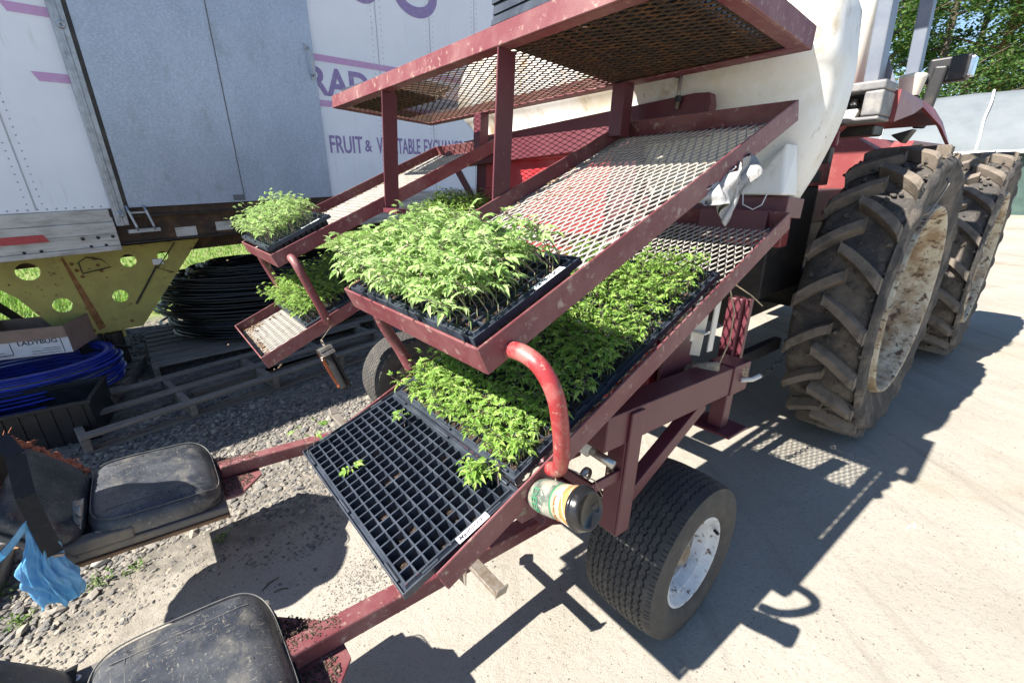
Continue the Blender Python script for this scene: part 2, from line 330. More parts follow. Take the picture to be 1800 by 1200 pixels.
# gravel stones
st=MB(); ico=bmesh.new(); bmesh.ops.create_icosphere(ico,subdivisions=1,radius=1); iv=[v.co.copy() for v in ico.verts]; ifa=[tuple(v.index for v in f.verts) for f in ico.faces]; ico.free()
def stone(x,y,r,mb=st,flat=.55):
    rot=Euler((rnd.uniform(-.5,.5),rnd.uniform(-.5,.5),rnd.uniform(0,6.3))).to_matrix(); sc=Vector((r*rnd.uniform(.8,1.35),r*rnd.uniform(.6,1),r*flat*rnd.uniform(.6,1.2)))
    vs=[]
    for p in iv:
        q=Vector((p.x*sc.x,p.y*sc.y,p.z*sc.z))*rnd.uniform(.82,1.12); q=rot@q; vs.append((x+q.x,y+q.y,q.z+r*flat*.35))
    mb.add(vs,ifa)
r2=random.Random(3)
cnt=0
while cnt<24000:
    x,y=(r2.uniform(-2.5,-.8),r2.uniform(.8,2.9)) if r2.random()<.62 else (r2.uniform(-4.2,-.4),r2.uniform(.7,5.2))
    d=gline(x,y)+ .25*math.sin(x*4+y*3)*.5
    lim=1.72
    if d<lim-.15 and r2.random()>.05: continue
    if d<lim-.7: continue
    if y>1.5*(-x)+2.6: 
        if r2.random()>.3: continue
    near=math.hypot(x,y)
    r=r2.choice((.006,.008,.010,.012,.016))*(1 if r2.random()<.94 else 1.8)*(.55 if d<lim+.12 else 1)
    stone(x,y,r); cnt+=1
for i in range(900):
    x=r2.gauss(-.62,.075); y=r2.gauss(1.33,.075); stone(x,y,r2.uniform(.002,.005))
for i in range(1500):
    x=r2.uniform(-1.6,4.2); y=r2.uniform(.5,5.5); stone(x,y,r2.uniform(.0015,.004)*(1 if r2.random()<.95 else 2))
tag(st.build('gravel',STONE,smooth=False),'grey and tan gravel stones strewn in the shade before the trailer','gravel',kind='stuff')
for (x,y,r,l) in ((-1.72,1.42,.03,'pale rounded stone beside the far seat pan'),(-1.93,1.19,.034,'pale flat stone among weeds at the left edge')):
    b=MB(); stone(0,0,r,b,.6); o=b.build('pale_stone',mat('pale_stone_'+l[:4],(.5,.47,.42),.9,noise=(30,(.4,.37,.33),.4,.6),bump=.002),world=T(x,y,.012),smooth=True,sub=1); tag(o,l,'stone')
# grass
def blades(mb,x,y,n,sp,h,w=.004,seed=0):
    for i in range(n):
        a=rnd.uniform(0,6.283); px=x+rnd.gauss(0,sp); py=y+rnd.gauss(0,sp); hh=h*rnd.uniform(.5,1.2); ln=hh*rnd.uniform(.2,.8)
        dx,dy=math.cos(a),math.sin(a); sx,sy=-dy*w,dx*w
        mb.add([(px-sx,py-sy,0),(px+sx,py+sy,0),(px+dx*ln*.4+sx*.7,py+dy*ln*.4+sy*.7,hh*.6),(px+dx*ln*.4-sx*.7,py+dy*ln*.4-sy*.7,hh*.6),(px+dx*ln,py+dy*ln,hh)],[(0,1,2,3),(3,2,4)])
gb=MB()
for i in range(26000):
    x=rnd.uniform(-13,-1.5); y=rnd.uniform(4,19)
    if -.73*x+.68*y< 6.6: continue
    blades(gb,x,y,1,.05,rnd.uniform(.05,.13),.012)
for i in range(3500):
    x=rnd.uniform(-8,-4.6); y=rnd.uniform(3.4,6.5)
    if -.73*x+.68*y< 6.3: continue
    blades(gb,x,y,1,.05,rnd.uniform(.12,.3),.009)
tag(gb.build('grass',GRASSM),'sunlit green grass growing behind the white trailer','grass',kind='stuff')
def weed(x,y,r,n,label,h=.03):
    b=MB()
    for i in range(n):
        a=rnd.uniform(0,6.28); rr=rnd.uniform(.1,1)*r; px,py=rr*math.cos(a),rr*math.sin(a)
        L=rnd.uniform(.012,.028); a2=rnd.uniform(0,6.28); dx,dy=math.cos(a2)*L,math.sin(a2)*L; z=rnd.uniform(.008,h)
        b.add([(px,py,z*.4),(px+dx*.5-dy*.22,py+dy*.5+dx*.22,z),(px+dx,py+dy,z*.9),(px+dx*.5+dy*.22,py+dy*.5-dx*.22,z)],[(0,1,2,3)])
    tag(b.build('weed',WEED,world=T(x,y,0)),label,'weed')
weed(-1.56,1.40,.045,26,'small weed patch just below the far seat in gravel')
weed(-1.66,1.33,.055,36,'broad low weed patch between the blue bag and shaded gravel')
weed(-1.8,1.17,.05,45,'bright weed tuft beside the pale flat stone')
weed(-1.98,1.28,.05,26,'sparse weed at the far left edge of gravel')
weed(-1.30,1.55,.03,22,'tiny weed sprig under the far seat cushion')
# ================================================================ TRAILER (local: x along side, y inwards, z up)
tr=empty('box_trailer',TRL,'white box trailer with lilac stripes and a galvanised side door','trailer')
X0,X1=-3.4,6.6
b=MB(); b.box((X0,0,.285),(X1,2.4,2.95)); b.build('body_panel',WHITE,tr,bevel=.01)
b=MB()  # panel seams & rivets
for sx in (-1.0,-.38,.25,2.9,3.52,4.14,4.76):
    b.box((sx-.004,-.002,.3),(sx+.004,-.0002,2.9))
build_each(b,'panel_seam',mat('grey_seam',(.42,.44,.48),.6,noise=(20,(.3,.32,.36),.5,.7)),tr)
b=MB()
def rivet(mb,x,z,r=.006,y=0):
    mb.lathe([(-.0001,r),(-.003,r*.75),(-.004,0.0002)],'y',8,(x,y,z))
for sx in (-1.0,.25-.035,.25+.035,2.9-.05,2.9+.05,3.52-.04,3.52+.04,4.14-.04,4.14+.04):
    for k in range(60): rivet(b,sx,.34+k*.045,.0045)
for k in range(150):
    x=-1.5+k*.045
    if not .6<x<2.3: rivet(b,x,.305,.0055)
b.build('rivet_row',GALVR,tr,smooth=True)['kind']='stuff'
b=MB()
for (z0,z1,d) in ((.0,.035,.02),(.035,.12,.012),(.12,.2,.016),(.2,.285,.008)):
    b.box((X0,-d,z0+.001),(.61,.1,z1)); b.box((2.30,-d,z0+.001),(X1,.1,z1))
b.build('base_rail',ALU,tr,bevel=.003)
b=MB(); b.box((.61,.02,.04),(2.3,.12,.23)); b.box((.60,-.012,.23),(2.3,.1,.285)); b.build('door_sill_beam',DRUST,tr,bevel=.004)
b=MB(); b.box((.61,-.03,.222),(2.27,.02,.232)); b.box((.62,-.012,.035),(2.3,.02,.045));build_each(b,'sill_edge',BLKM,tr)
b=MB(); b.box((.96,.012,.05),(1.10,.03,.12)); b.box((1.24,.012,.07),(1.36,.03,.14)); build_each(b,'primer_patch',ALU,tr)
b=MB()
for x in (.42,.5,.58,.75,1.2,1.35): rivet(b,x,.10,.012,-.012)
for x in (.12,.2,.45,.53): rivet(b,x,.045,.01,-.014)
for x in (.85,1.6): rivet(b,x,.06,.012,.018)
build_each(b,'rail_bolt',BLKM,tr,smooth=True)
b=MB(); b.box((X0,.36,-.12),(X1,2.2,.0)); b.build('floor_frame',DRUST,tr)
# door
b=MB(); b.box((.715,-.03,.288),(2.245,-.001,2.7)); d=b.build('side_door',GALV,tr,bevel=.003)
b=MB(); b.box((1.481,-.0345,.3),(1.487,-.0302,2.68)); b.box((1.40,-.034,.3),(1.48,-.0302,.345)); b.build('door_seam',mat('dark_seam',(.12,.13,.15),.6,noise=(20,(.2,.2,.22),.5,.7)),d)
b=MB()
for z in (.32,.4,.55,.62): rivet(b,1.5+.004*z,z,.005,-.031)
b.build('door_rivet',GALVR,d,smooth=True)
b=MB(); b.tube([(2.19,-.034,1.49),(2.195,-.07,1.47),(2.205,-.075,1.38),(2.21,-.07,1.29),(2.21,-.034,1.275)],.009,8); b.box((2.17,-.04,1.475),(2.21,-.031,1.51)); b.box((2.195,-.04,1.25),(2.235,-.031,1.29)); b.build('door_handle',GALVR,d,smooth=False)
b=MB(); b.box((.618,-.045,.17),(.66,-.001,2.75)); b.box((.66,-.035,.17),(.69,-.001,2.75)); b.box((.636,-.052,.2),(.644,-.045,2.7)); b.build('door_rail',GALVR,tr,bevel=.004)
b=MB(); b.box((.69,-.024,.25),(.714,-.001,2.72)); b.build('door_gasket',BLKM,tr)
b=MB()
for z in (.25,1.37): b.lathe([(-.052,.022),(-.058,.018),(-.058,.008),(-.05,.006)],'y',16,(.655,0,z))
build_each(b,'rail_bolt_head',GALVR,tr,smooth=True)
b=MB()
for x in (.70,.80): b.tube([(x,-.03,.30),(x,-.075,.27),(x+.02,-.08,.16),(x+.025,-.05,.13)],.008,8)
b.beam((.70,-.04,.255),(.80,-.04,.255),.012,.012); b.box((.67,-.05,.115),(.86,-.02,.14)); b.build('door_latch',GALVR,tr)
# stripes + lettering (painted sheets just off the panel)
yo=-.0035
b=MB()
for (x0,x1,z0,z1,sk) in ((-.0+.42,.62,1.405,1.455,.02),(.455,.62,1.055,1.105,.02),(2.25,6.4,1.405,1.455,0),(2.25,6.4,1.055,1.105,0)):
    b.add([(x0+sk,yo,z0),(x1,yo,z0),(x1,yo,z1),(x0-sk*.2,yo,z1)],[(0,1,2,3)])
build_each(b,'lilac_stripe',PINK,tr)
b=MB(); b.add([(-1.5,-.0185,.155),(.235,-.0185,.150),(.255,-.0185,.10),(-1.5,-.0185,.105)],[(3,2,1,0)]); b.build('red_reflector',REDST,tr)
fr=Matrix.Rotation(R(90),4,'X')
def tpos(x,z): return Matrix.Translation((x,-.0015,z))@fr
text('lettering','RAD',.30,PURP,tr,tpos(2.17,1.15),.002,1.0,.008)
text('lettering','FRUIT',.21,PURP,tr,tpos(2.295,.675),.002,.62,.003)
text('lettering','&',.15,PURP,tr,tpos(2.66,.69),.002,.8,.002)
text('lettering','VEGETABLE',.21,PURP,tr,tpos(2.80,.675),.002,.485,.003)
text('lettering','EXCHANGE',.21,PURP,tr,tpos(3.37,.675),.002,.50,.003)
b=MB()
def arc(mb,cx,cz,rx,rz,a0,a1,wd,n=40):
    P=[]
    for i in range(n+1):
        a=R(a0+(a1-a0)*i/n); P.append((cx+rx*math.cos(a),cz+rz*math.sin(a),cx+(rx-wd)*math.cos(a),cz+(rz-wd)*math.sin(a)))
    vs=[];
    for p in P: vs+=[(p[0],yo,p[1]),(p[2],yo,p[3])]
    mb.add(vs,[(2*i,2*i+1,2*i+3,2*i+2) for i in range(n)])
arc(b,2.78,2.12,.2,.21,0,360,.07); arc(b,3.36,2.12,.27,.21,0,360,.09);
build_each(b,'round_letter',PURP,tr)
# trailer landing gear bracket
yb=.28
poly=[(-.16,-.02),(-.12,-.16),(.0,-.30),(.12,-.56),(.26,-.66),(.62,-.67),(1.16,-.02)]
holes=[(.10,-.13,.062),(.205,-.40,.055),(.54,-.40,.05),(.657,-.135,.05),(.88,-.13,.038)]
def plate_with_holes(name,poly,holes,y,th,m,parent):
    cu=bpy.data.curves.new(name,'CURVE'); cu.dimensions='2D'; cu.fill_mode='BOTH'; cu.extrude=th/2
    def sp(pts):
        s=cu.splines.new('POLY'); s.points.add(len(pts)-1); s.use_cyclic_u=True
        for i,p in enumerate(pts): s.points[i].co=(p[0],p[1],0,1)
    sp(poly)
    for (hx,hz,r) in holes: sp([(hx+r*math.cos(k*math.pi/14),hz+r*math.sin(k*math.pi/14)) for k in range(28)])
    t=bpy.data.objects.new('t',cu); COL.objects.link(t); dg=bpy.context.evaluated_depsgraph_get(); me=bpy.data.meshes.new_from_object(t.evaluated_get(dg)); bpy.data.objects.remove(t)
    me.materials.clear(); me.materials.append(m); o=bpy.data.objects.new(name,me); COL.objects.link(o); o.parent=parent; o.matrix_local=Matrix.Translation((0,y,0))@fr; return o
yb_o=plate_with_holes('landing_gear_bracket',poly,holes,yb,.012,YEL,tr)
b=MB()
for (x,z) in ((.33,-.11),(.345,-.16),(.365,-.21),(.46,-.09),(.47,-.14),(.48,-.185),(.56,-.61),(.32,-.63)): b.lathe([(yb-.007,.012),(yb-.016,.012),(yb-.018,.004)],'y',8,(x,0,z))
build_each(b,'bracket_bolt',RUST,tr,smooth=False)
b=MB(); b.add([(.285,yb-.008,-.06),(.30,yb-.008,-.06),(.345,yb-.008,-.3),(.395,yb-.008,-.62),(.35,yb-.008,-.64),(.32,yb-.008,-.4),(.30,yb-.008,-.2)],[(6,5,4,3,2,1,0)]); b.build('rust_stain',RUST,tr)
b=MB()
b.tube([(.37,yb-.03,-.18),(.37,yb-.03,-.1),(.42,yb-.03,-.07),(.5,yb-.03,-.1),(.54,yb-.03,-.16),(.37,yb-.03,-.185)],.004,6)
b.tube([(.98,yb-.02,-.03),(.82,yb-.02,-.22),(.92,yb-.02,-.27)],.004,6); b.beam((.82,yb-.012,-.2),(.62,yb-.012,-.48),.012,.01,(0,1,0)); b.build('bracket_wire',BLKM,tr)
b=MB(); b.box((.80,yb-.02,-.19),(.87,yb-.012,-.145)); b.build('paper_tag',LABEL,tr)
b=MB(); b.box((.33,yb+.03,-.98),(.46,yb+.16,-.3)); b.box((.27,yb-.02,-1.03),(.52,yb+.2,-.985)); b.box((.20,yb-.01,-.80),(.34,yb+.1,-.70)); b.tube([(.42,yb+.02,-.68),(.42,yb+.02,-.95)],.06,12); b.tube([(.3,yb-.03,-.8),(.42,yb-.03,-.78),(.5,yb-.03,-.82)],.015,6)
b.box((.33,yb+1.6,-.98),(.46,yb+1.73,0)); build_each(b,'landing_leg',BLKM,tr,bevel=.004)
b=MB(); b.box((.36,yb+.02,-.74),(.50,yb+.03,-.6)); b.build('leg_gusset',YEL,tr)
b=MB(); b.beam((-.3,.4,-.05),(.12,.9,-.9),.04,.04); b.build('frame_brace',BLKM,tr)
# rear wheels of trailer far left out of frame are left out
# ================================================================ THINGS BY THE TRAILER
def slats(name,label,cat,mw,L,W,n,sw,h=.12,stringers=3,gap0=0):
    e=empty(name,mw,label,cat)
    for k in range(n):
        y=gap0+(W-sw-gap0)*k/(n-1); b=MB(); b.box((0,y,h-.018),(L,y+sw,h)); o=b.build('slat',PLY,e,bevel=.003)
    for k in range(stringers):
        x=(L-.05)*k/(stringers-1); b=MB(); b.box((x,0,.02),(x+.04,W,h-.0185)); b.build('stringer',PLY,e,bevel=.003)
    for k in range(2):
        y=(W-.08)*k; b=MB(); b.box((.005,y,0),(L-.005,y+.08,.0195)); b.build('bottom_board',PLY,e,bevel=.003)
    return e
def frame2(x,y,deg,z=0): return Matrix.Translation((x,y,z))@Matrix.Rotation(R(deg),4,'Z')
slats('long_pallet','long grey weathered pallet of three slats lying on the gravel','pallet',frame2(-2.49,2.215,49.3),2.2,.70,3,.075,.12,5)
slats('hose_pallet','brown wooden pallet under the black hose coil','pallet',frame2(-2.85,3.25,40),1.9,1.2,8,.11,.13,3)
# coil of black hose
b=MB(); rc=random.Random(5)
for k in range(92):
    t=k/92; z=.16+.008+ (k%23)*.0235+rc.uniform(-.006,.006); ring=(k//23)
    rx=.98-ring*.07+rc.uniform(-.035,.035); ry=.62-ring*.07+rc.uniform(-.03,.03); ph=rc.uniform(0,6.28); cx=rc.uniform(-.03,.03); cy=rc.uniform(-.03,.03)
    tilt=rc.uniform(-.03,.03); sag=rc.uniform(0,.02); bul=math.sin((z-.15)/.56*math.pi)*.06
    pts=[]
    for i in range(52):
        a=2*math.pi*i/52; pts.append((cx+(rx+bul)*math.cos(a)*(1+.02*math.sin(3*a+ph)),cy+(ry+bul)*math.sin(a)*(1+.02*math.sin(2*a+ph)),z+tilt*math.sin(a+ph)+sag*math.cos(2*a)))
    b.tube(pts,.0115,6,close=True)
for k in range(14):
    a0=rc.uniform(0,6.28); z=.71+rc.uniform(0,.05); pts=[]
    for i in range(40):
        a=a0+2*math.pi*i/40; rr=.85+.1*math.sin(a*1.5+k); pts.append((.82*rr*math.cos(a)+rc.uniform(-.004,.004),.5*rr*math.sin(a),z+.02*math.sin(a*2+k)))
    b.tube(pts,.0115,6,close=True)
tag(b.build('hose_coil',HOSE,world=frame2(-2.35,4.55,36),smooth=True),'big coil of black drip hose on a pallet under the trailer','hose coil')
# blue lay-flat hose
b=MB()
for k in range(11):
    z=.13+k*.021+rc.uniform(-.003,.003); rr=.50+rc.uniform(-.03,.02); pts=[(rr*math.cos(2*math.pi*i/56)*1.05,rr*.86*math.sin(2*math.pi*i/56),z+.01*math.sin(2*math.pi*i/56+k*.5)) for i in range(56)]
    vs=[];n=len(pts)
    for i,p in enumerate(pts):
        for (dr,dz) in ((-.05,.006),(.0,.010),(.004,0),(-.05,-.006)):
            l=math.hypot(p[0],p[1]); vs.append((p[0]*(1+dr/l),p[1]*(1+dr/l),p[2]+dz))
    b.add(vs,[(i*4+j,i*4+(j+1)%4,((i+1)%n)*4+(j+1)%4,((i+1)%n)*4+j) for i in range(n) for j in range(4)])
tag(b.build('layflat_hose',BLUE,world=frame2(-3.42,2.88,30),smooth=True),'coil of bright blue lay-flat hose under the carton','hose coil')
slats('hose_skid','small grey skid under the blue hose coil','pallet',frame2(-3.75,2.25,25),1.1,.95,6,.09,.11,3)
# carton
ct=empty('carton',frame2(-3.62,2.80,20,.372),'open brown and white carton lettered LADYBUG on the blue hose','box')
Lx,Ly,Hh=.52,.36,.2
b=MB(); t_=.006
b.box((0,0,0),(Lx,t_,Hh)); b.box((0,Ly-t_,0),(Lx,Ly,Hh)); b.box((0,t_,0),(t_,Ly-t_,Hh)); b.box((Lx-t_,t_,0),(Lx,Ly-t_,Hh)); b.box((t_,t_,0),(Lx-t_,Ly-t_,t_)); b.build('carton_body',CARD,ct)
b=MB(); b.box((-.002,-.003,.005),(Lx+.001,-.0002,.118)); b.build('printed_panel',CARDW,ct)
b=MB()
for (x0,x1,z) in ((.06,.06,0),(.30,.46,.035),(.36,.46,.05),(.30,.46,.018),(.08,.2,.02),(.0,.16,.045)):
    if x1>x0: b.box((x0,-.0045,z),(x1,-.0032,z+.0035))
b.box((.20,-.0045,.03),(.204,-.0032,.11)); b.box((.0,-.0045,.028),(.20,-.0032,.032)); b.box((.475,-.0045,.01),(.479,-.0032,.118)); b.build('print_line',INK,ct)
text('lettering','LADYBUG',.042,INK,ct,Matrix.Translation((.24,-.0035,.088))@fr,.0008,1.15,.0006)
b=MB(); b.prism([(0,-.006),(Lx,-.006),(Lx-.01,-.012),(.01,-.012)],.118,.2); b.box((0,Ly,Hh-.002),(Lx,Ly+.2,Hh+.002),Matrix.Rotation(R(-50),3,'X'),(0,Ly,Hh)); b.build('carton_flap',CARD,ct)
# black crate
cr=empty('plastic_crate',frame2(-3.12,2.12,30),'empty black plastic crate at the left edge beside the pallet','crate')
b=MB(); L,W,H_=.62,.42,.24
for (a0,a1) in (((0,0,0),(L,.012,H_)),((0,W-.012,0),(L,W,H_)),((0,.012,0),(.012,W-.012,H_)),((L-.012,.012,0),(L,W-.012,H_)),((.012,.012,0),(L-.012,W-.012,.01))): b.box(a0,a1)
b.build('crate_body',BLK2,cr,bevel=.003)
b=MB()
b.box((-.012,-.012,H_),(L+.012,.014,H_+.02)); b.box((-.012,W-.014,H_),(L+.012,W+.012,H_+.02)); b.box((-.012,.0145,H_),(.014,W-.0145,H_+.02)); b.box((L-.014,.0145,H_),(L+.012,W-.0145,H_+.02)); b.build('crate_rim',BLKM,cr,bevel=.003)
b=MB()
for k in range(9): b.box((.02+k*.07,-.008,.01),(.028+k*.07,-.0002,H_-.001))
b.build('crate_rib',BLK2,cr)
# loose boards
for i,(x,y,a,L,lab) in enumerate(((-2.35,2.95,47,1.5,'dark board lying loose beside the long pallet, nearer the landing leg'),(-2.0,3.35,52,1.1,'short grey board wedged between pallet and hose coil'))):
    b=MB(); b.box((0,0,0),(L,.1,.025)); tag(b.build('loose_board',PLY,world=frame2(x,y,a,.002),bevel=.003),lab,'board')
# ================================================================ TRANSPLANTER (machine axes: x crosswise, y towards tractor, z up)
mc=empty('transplanter',M,'maroon two-row transplanter with sloping mesh tray shelves behind the tractor','farm machine')
def emesh(mb,L,W,lwd=.0555,swd=.0252,wd=.0034,th=.0019,m=I4,along='y'):
    """expanded metal filling 0..W (swd direction) by 0..L (lwd direction)"""
    ns=int(W/(swd/2)); h=lwd/2; nx=int(L/h)
    for k in range(ns+1):
        y0=k*swd/2; ctr=[]
        for i in range(nx+1):
            s=1 if (i+k)%2==0 else -1
            yy=y0+s*(swd/4-wd*.42); x=i*h; bd=h*.17
            yy=min(max(yy,0),W)
            for e in (-bd,bd):
                xx=min(max(x+e,0),L); ctr.append((xx,yy,s))
        vs=[]
        for (xx,yy,s) in ctr:
            for (dy,dz) in ((-wd/2,-th*.2),(wd/2,-th),( wd/2,th*.2),(-wd/2,th)):
                p=(yy+dy,xx,dz) if along=='y' else (xx,yy+dy,dz); vs.append(m@Vector(p))
        fs=[]
        for i in range(len(ctr)-1):
            for j in range(4): fs.append((i*4+j,i*4+(j+1)%4,(i+1)*4+(j+1)%4,(i+1)*4+j))
        mb.add(vs,fs)
SU=R(27.14); SL=R(27.68)
def shelf(u0,u1,v0,w0,sl,L,hb,mm,paint=RED,clods=0):
    m=Matrix.Translation((u0,v0,w0))@Matrix.Rotation(sl,4,'X'); W=u1-u0; t=.005; h=.056; fl=.04
    b=MB()
    b.box((0,0,-h),(t,L,0)); b.box((W-t,0,-h),(W,L,0)); b.box((t,-.0005,-h-.0),(W-t,t,hb)); b.box((t,L-t,-h),(W-t,L,0))
    b.box((t,t,-h),(fl,L-t,-h+t)); b.box((W-fl,t,-h),(W-t,L-t,-h+t)); b.box((fl,t,-h),(W-fl,fl,-h+t)); b.box((fl,L-fl,-h),(W-fl,L-t,-h+t))
    xf(b,m); o=b.build('shelf_frame',paint,mc,bevel=.0015,seg=1)
    b=MB(); emesh(b,L-2*t,W-2*t,m=m@T(t,t,-h+t+.003)); b.build('shelf_mesh',mm,mc)
    return m
mUL=shelf(0,.575,-.472,-.656,SU,1.2,0,MESHT,REDD)
mUM=shelf(1.357,1.95,-.472,-.656,SU,1.2,0,MESHT,REDD)
mLL=shelf(0,.575,-.546,-1.063,SL,1.44,0,MESHT,REDD)
mLM=shelf(1.357,1.95,-.546,-1.063,SL,1.42,-.03,MESHT,REDD)
# dirt clods on the meshes
def clods(name,m,spots,label=None):
    b=MB()
    for (x,y,sx,sy,n,r) in spots:
        for i in range(n): 
            px=x+rnd.gauss(0,sx); py=y+rnd.gauss(0,sy)
            i0=len(b.v); stone(px,py,rnd.uniform(.4,1)*r,b,.7)
            for q in range(i0,len(b.v)): b.v[q]=(b.v[q][0],b.v[q][1],b.v[q][2]-.046)
    xf(b,m); b.build(name,mat(name,(.3,.22,.15),.95,noise=(60,(.12,.08,.05),.4,.6),bump=.002),mc)['kind']='stuff'
clods('spilled_soil',mLL,[(.05,.06,.03,.02,40,.008),(.3,.03,.15,.012,90,.007),(.53,.06,.02,.02,10,.014),(.05,.2,.02,.1,40,.006)])
clods('spilled_soil',mUL,[(.02,.55,.01,.2,70,.006),(.03,.9,.01,.15,30,.005)])
clods('spilled_soil',mUM,[(.02,.7,.01,.2,60,.006),(.3,.45,.05,.03,12,.008),(.1,.6,.03,.05,15,.006)])
# rack
b=MB(); RW,RL=1.966,.569; h=.056; t=.006; fl=.045
b.box((0,0,0),(RW,t,h)); b.box((0,RL-t,0),(RW,RL,h)); b.box((0,t,0),(t,RL-t,h)); b.box((RW-t,t,0),(RW,RL-t,h))
b.box((t,t,0),(RW-t,fl,t)); b.box((t,RL-fl,0),(RW-t,RL-t,t)); b.box((t,fl,0),(fl,RL-fl,t)); b.box((RW-fl,fl,0),(RW-t,RL-fl,t))
b.build('rack_frame',REDD,mc,bevel=.002,seg=1)
b=MB(); emesh(b,RW-2*t,RL-2*t,wd=.0032,th=.0017,m=T(t,t,t+.004),along='x'); b.build('rack_mesh',MESHR,mc)
b=MB()
for i in range(3): b.tube([(rnd.uniform(.68,.86),.14+rnd.uniform(0,.05),.006),(rnd.uniform(.7,.84),.15,-.012),(rnd.uniform(.7,.84),.16,-.03)],.004,5)

for q in range(len(b.v)-42 if False else 0,0): pass
b.build('mud_clump',DIRTP,mc)
# posts
def post(u,v,w0,w1,sd=1,foot=False):
    b=MB(); b.box((u-.006,v,w0),(u,v+.066,w1))
    if foot: b.box((u-.01,v-.01,w0-.02),(u+.13,v+.05,w0-.0005))
    b.build('rack_post',RED,mc,bevel=.001,seg=1)
post(1.357,.001,-.44,-.0005); post(.582,.001,-.462,-.0005,foot=True)
b=MB(); b.box((1.362,.51,-.17),(1.418,.56,-.0005)); b.build('rack_post',RED,mc,bevel=.001,seg=1)
b=MB(); b.box((.512,.51,-.17),(.568,.56,-.0005)); b.build('rack_post',RED,mc,bevel=.001,seg=1)
REDP=mat('worn_red_pipe_paint',(.3,.03,.035),.4,noise=(22,(.36,.12,.11),.46,.62),spots=[(60,(.4,.3,.25),.58,.68),(28,(.14,.04,.035),.62,.68)],bump=.0008)
# support pipes
def pipe(pts,r=.021,m=REDD,name='support_pipe'):
    # smooth the polyline
    P=[Vector(p) for p in pts]; out=[]
    for i in range(len(P)-1):
        p0=P[max(i-1,0)];p1=P[i];p2=P[i+1];p3=P[min(i+2,len(P)-1)]
        for k in range(6):
            t=k/6; out.append(.5*((2*p1)+(p2-p0)*t+(2*p0-5*p1+4*p2-p3)*t*t+(3*p1-p0-3*p2+p3)*t**3))
    out.append(P[-1]); b=MB(); b.tube(out,r,14); b.build(name,m,mc,smooth=True)
pipe([(1.945,-.40,-.668),(1.985,-.397,-.668),(2.02,-.39,-.685),(2.04,-.375,-.73),(2.035,-.35,-.80),(2.02,-.325,-.862),(1.995,-.30,-.915),(1.96,-.285,-.94)],.0155,REDD if False else REDP)
pipe([(1.36,-.38,-.68),(1.33,-.375,-.72),(1.325,-.35,-.78),(1.33,-.31,-.85),(1.35,-.28,-.92)],.016)
pipe([(.575,-.40,-.668),(.60,-.397,-.674),(.625,-.385,-.71),(.625,-.35,-.79),(.618,-.31,-.88),(.60,-.285,-.935),(.57,-.27,-.955)],.0165,REDD)
pipe([(-.01,-.40,-.70),(-.03,-.38,-.75),(-.03,-.34,-.84),(-.01,-.30,-.93)],.018)
# hitch/frame structure
def part(name,m,fn,bevel=.003,seg=2,smooth=False):
    b=MB(); fn(b)
    if name in WHOLE: return b.build(name,m,mc,bevel=bevel,seg=seg,smooth=smooth)
    return build_each(b,name,m,mc,bevel=bevel,seg=seg,smooth=smooth)[0]
part('main_beam',RED,lambda b:(b.box((1.855,-.075,-.99),(1.935,.57,-.897)),b.box((1.85,.5705,-.995),(1.94,.69,-.892))))
part('main_beam',RED,lambda b:b.box((.03,.15,-1.03),(.11,.69,-.935)))
part('stand_leg',RED,lambda b:(b.box((1.87,.60,-1.13),(1.92,.65,-.9955)),b.box((1.82,.56,-1.14),(1.97,.70,-1.1305))))
part('brace',RED,lambda b:b.beam((1.90,.45,-1.0),(1.90,.05,-1.22),.04,.045))
part('wheel_bracket',RED,lambda b:(b.box((1.882,.012,-1.27),(1.9355,.018,-.905)),b.box((1.9357,.012,-1.27),(1.944,.068,-.905)),b.box((1.882,.0182,-1.27),(1.888,.068,-1.0)),b.box((1.69,-.03,-1.34),(1.715,.06,-1.0)),b.box((1.7155,.02,-1.25),(1.8815,.05,-1.215))))
part('bracket_bolt',ZN,lambda b:[b.lathe([(0,.014),(-.012,.014),(-.014,.008),(-.022,.006),(-.022,0)],'y',6,(1.909,.012,z)) for z in (-.975,-1.085)],bevel=0)
part('wheel_arm',RED,lambda b:(b.beam((1.69,-.02,-1.33),(1.69,.42,-1.52),.05,.07),b.beam((.22,.25,-1.45),(.22,.42,-1.52),.05,.07)))
part('cross_tube',REDD,lambda b:(b.box((1.0,-.10,-1.34),(1.6895,-.031,-1.26)),b.box((.03,.58,-1.03),(1.8495,.65,-.95))))
part('cross_tube_lug',STL,lambda b:(b.box((1.62,-.14,-1.30),(1.70,-.0905,-1.2795)),))
part('axle_tube',RED,lambda b:b.tube([(.1,.386,-1.503),(1.78,.386,-1.503)],.03,12),bevel=0,smooth=True)
# adjuster with white roller
part('adjuster_frame',RED,lambda b:(b.box((1.78,-.10,-1.10),(1.79,.02,-.98)),b.box((1.79,-.10,-1.10),(1.93,-.09,-1.07)),b.box((1.92,-.0895,-1.10),(1.93,.02,-1.07))))
part('adjuster_roller',CUPW,lambda b:b.tube([(1.72,-.05,-1.0),(1.86,-.03,-1.03)],.022,14),bevel=0,smooth=True)
part('adjuster_pin',ZN,lambda b:(b.tube([(1.85,-.03,-1.03),(1.93,-.02,-1.045)],.012,10),b.lathe([(0,.02),(.01,.02),(.012,.005)],'x',14,(1.87,-.06,-1.085))),bevel=0,smooth=True)
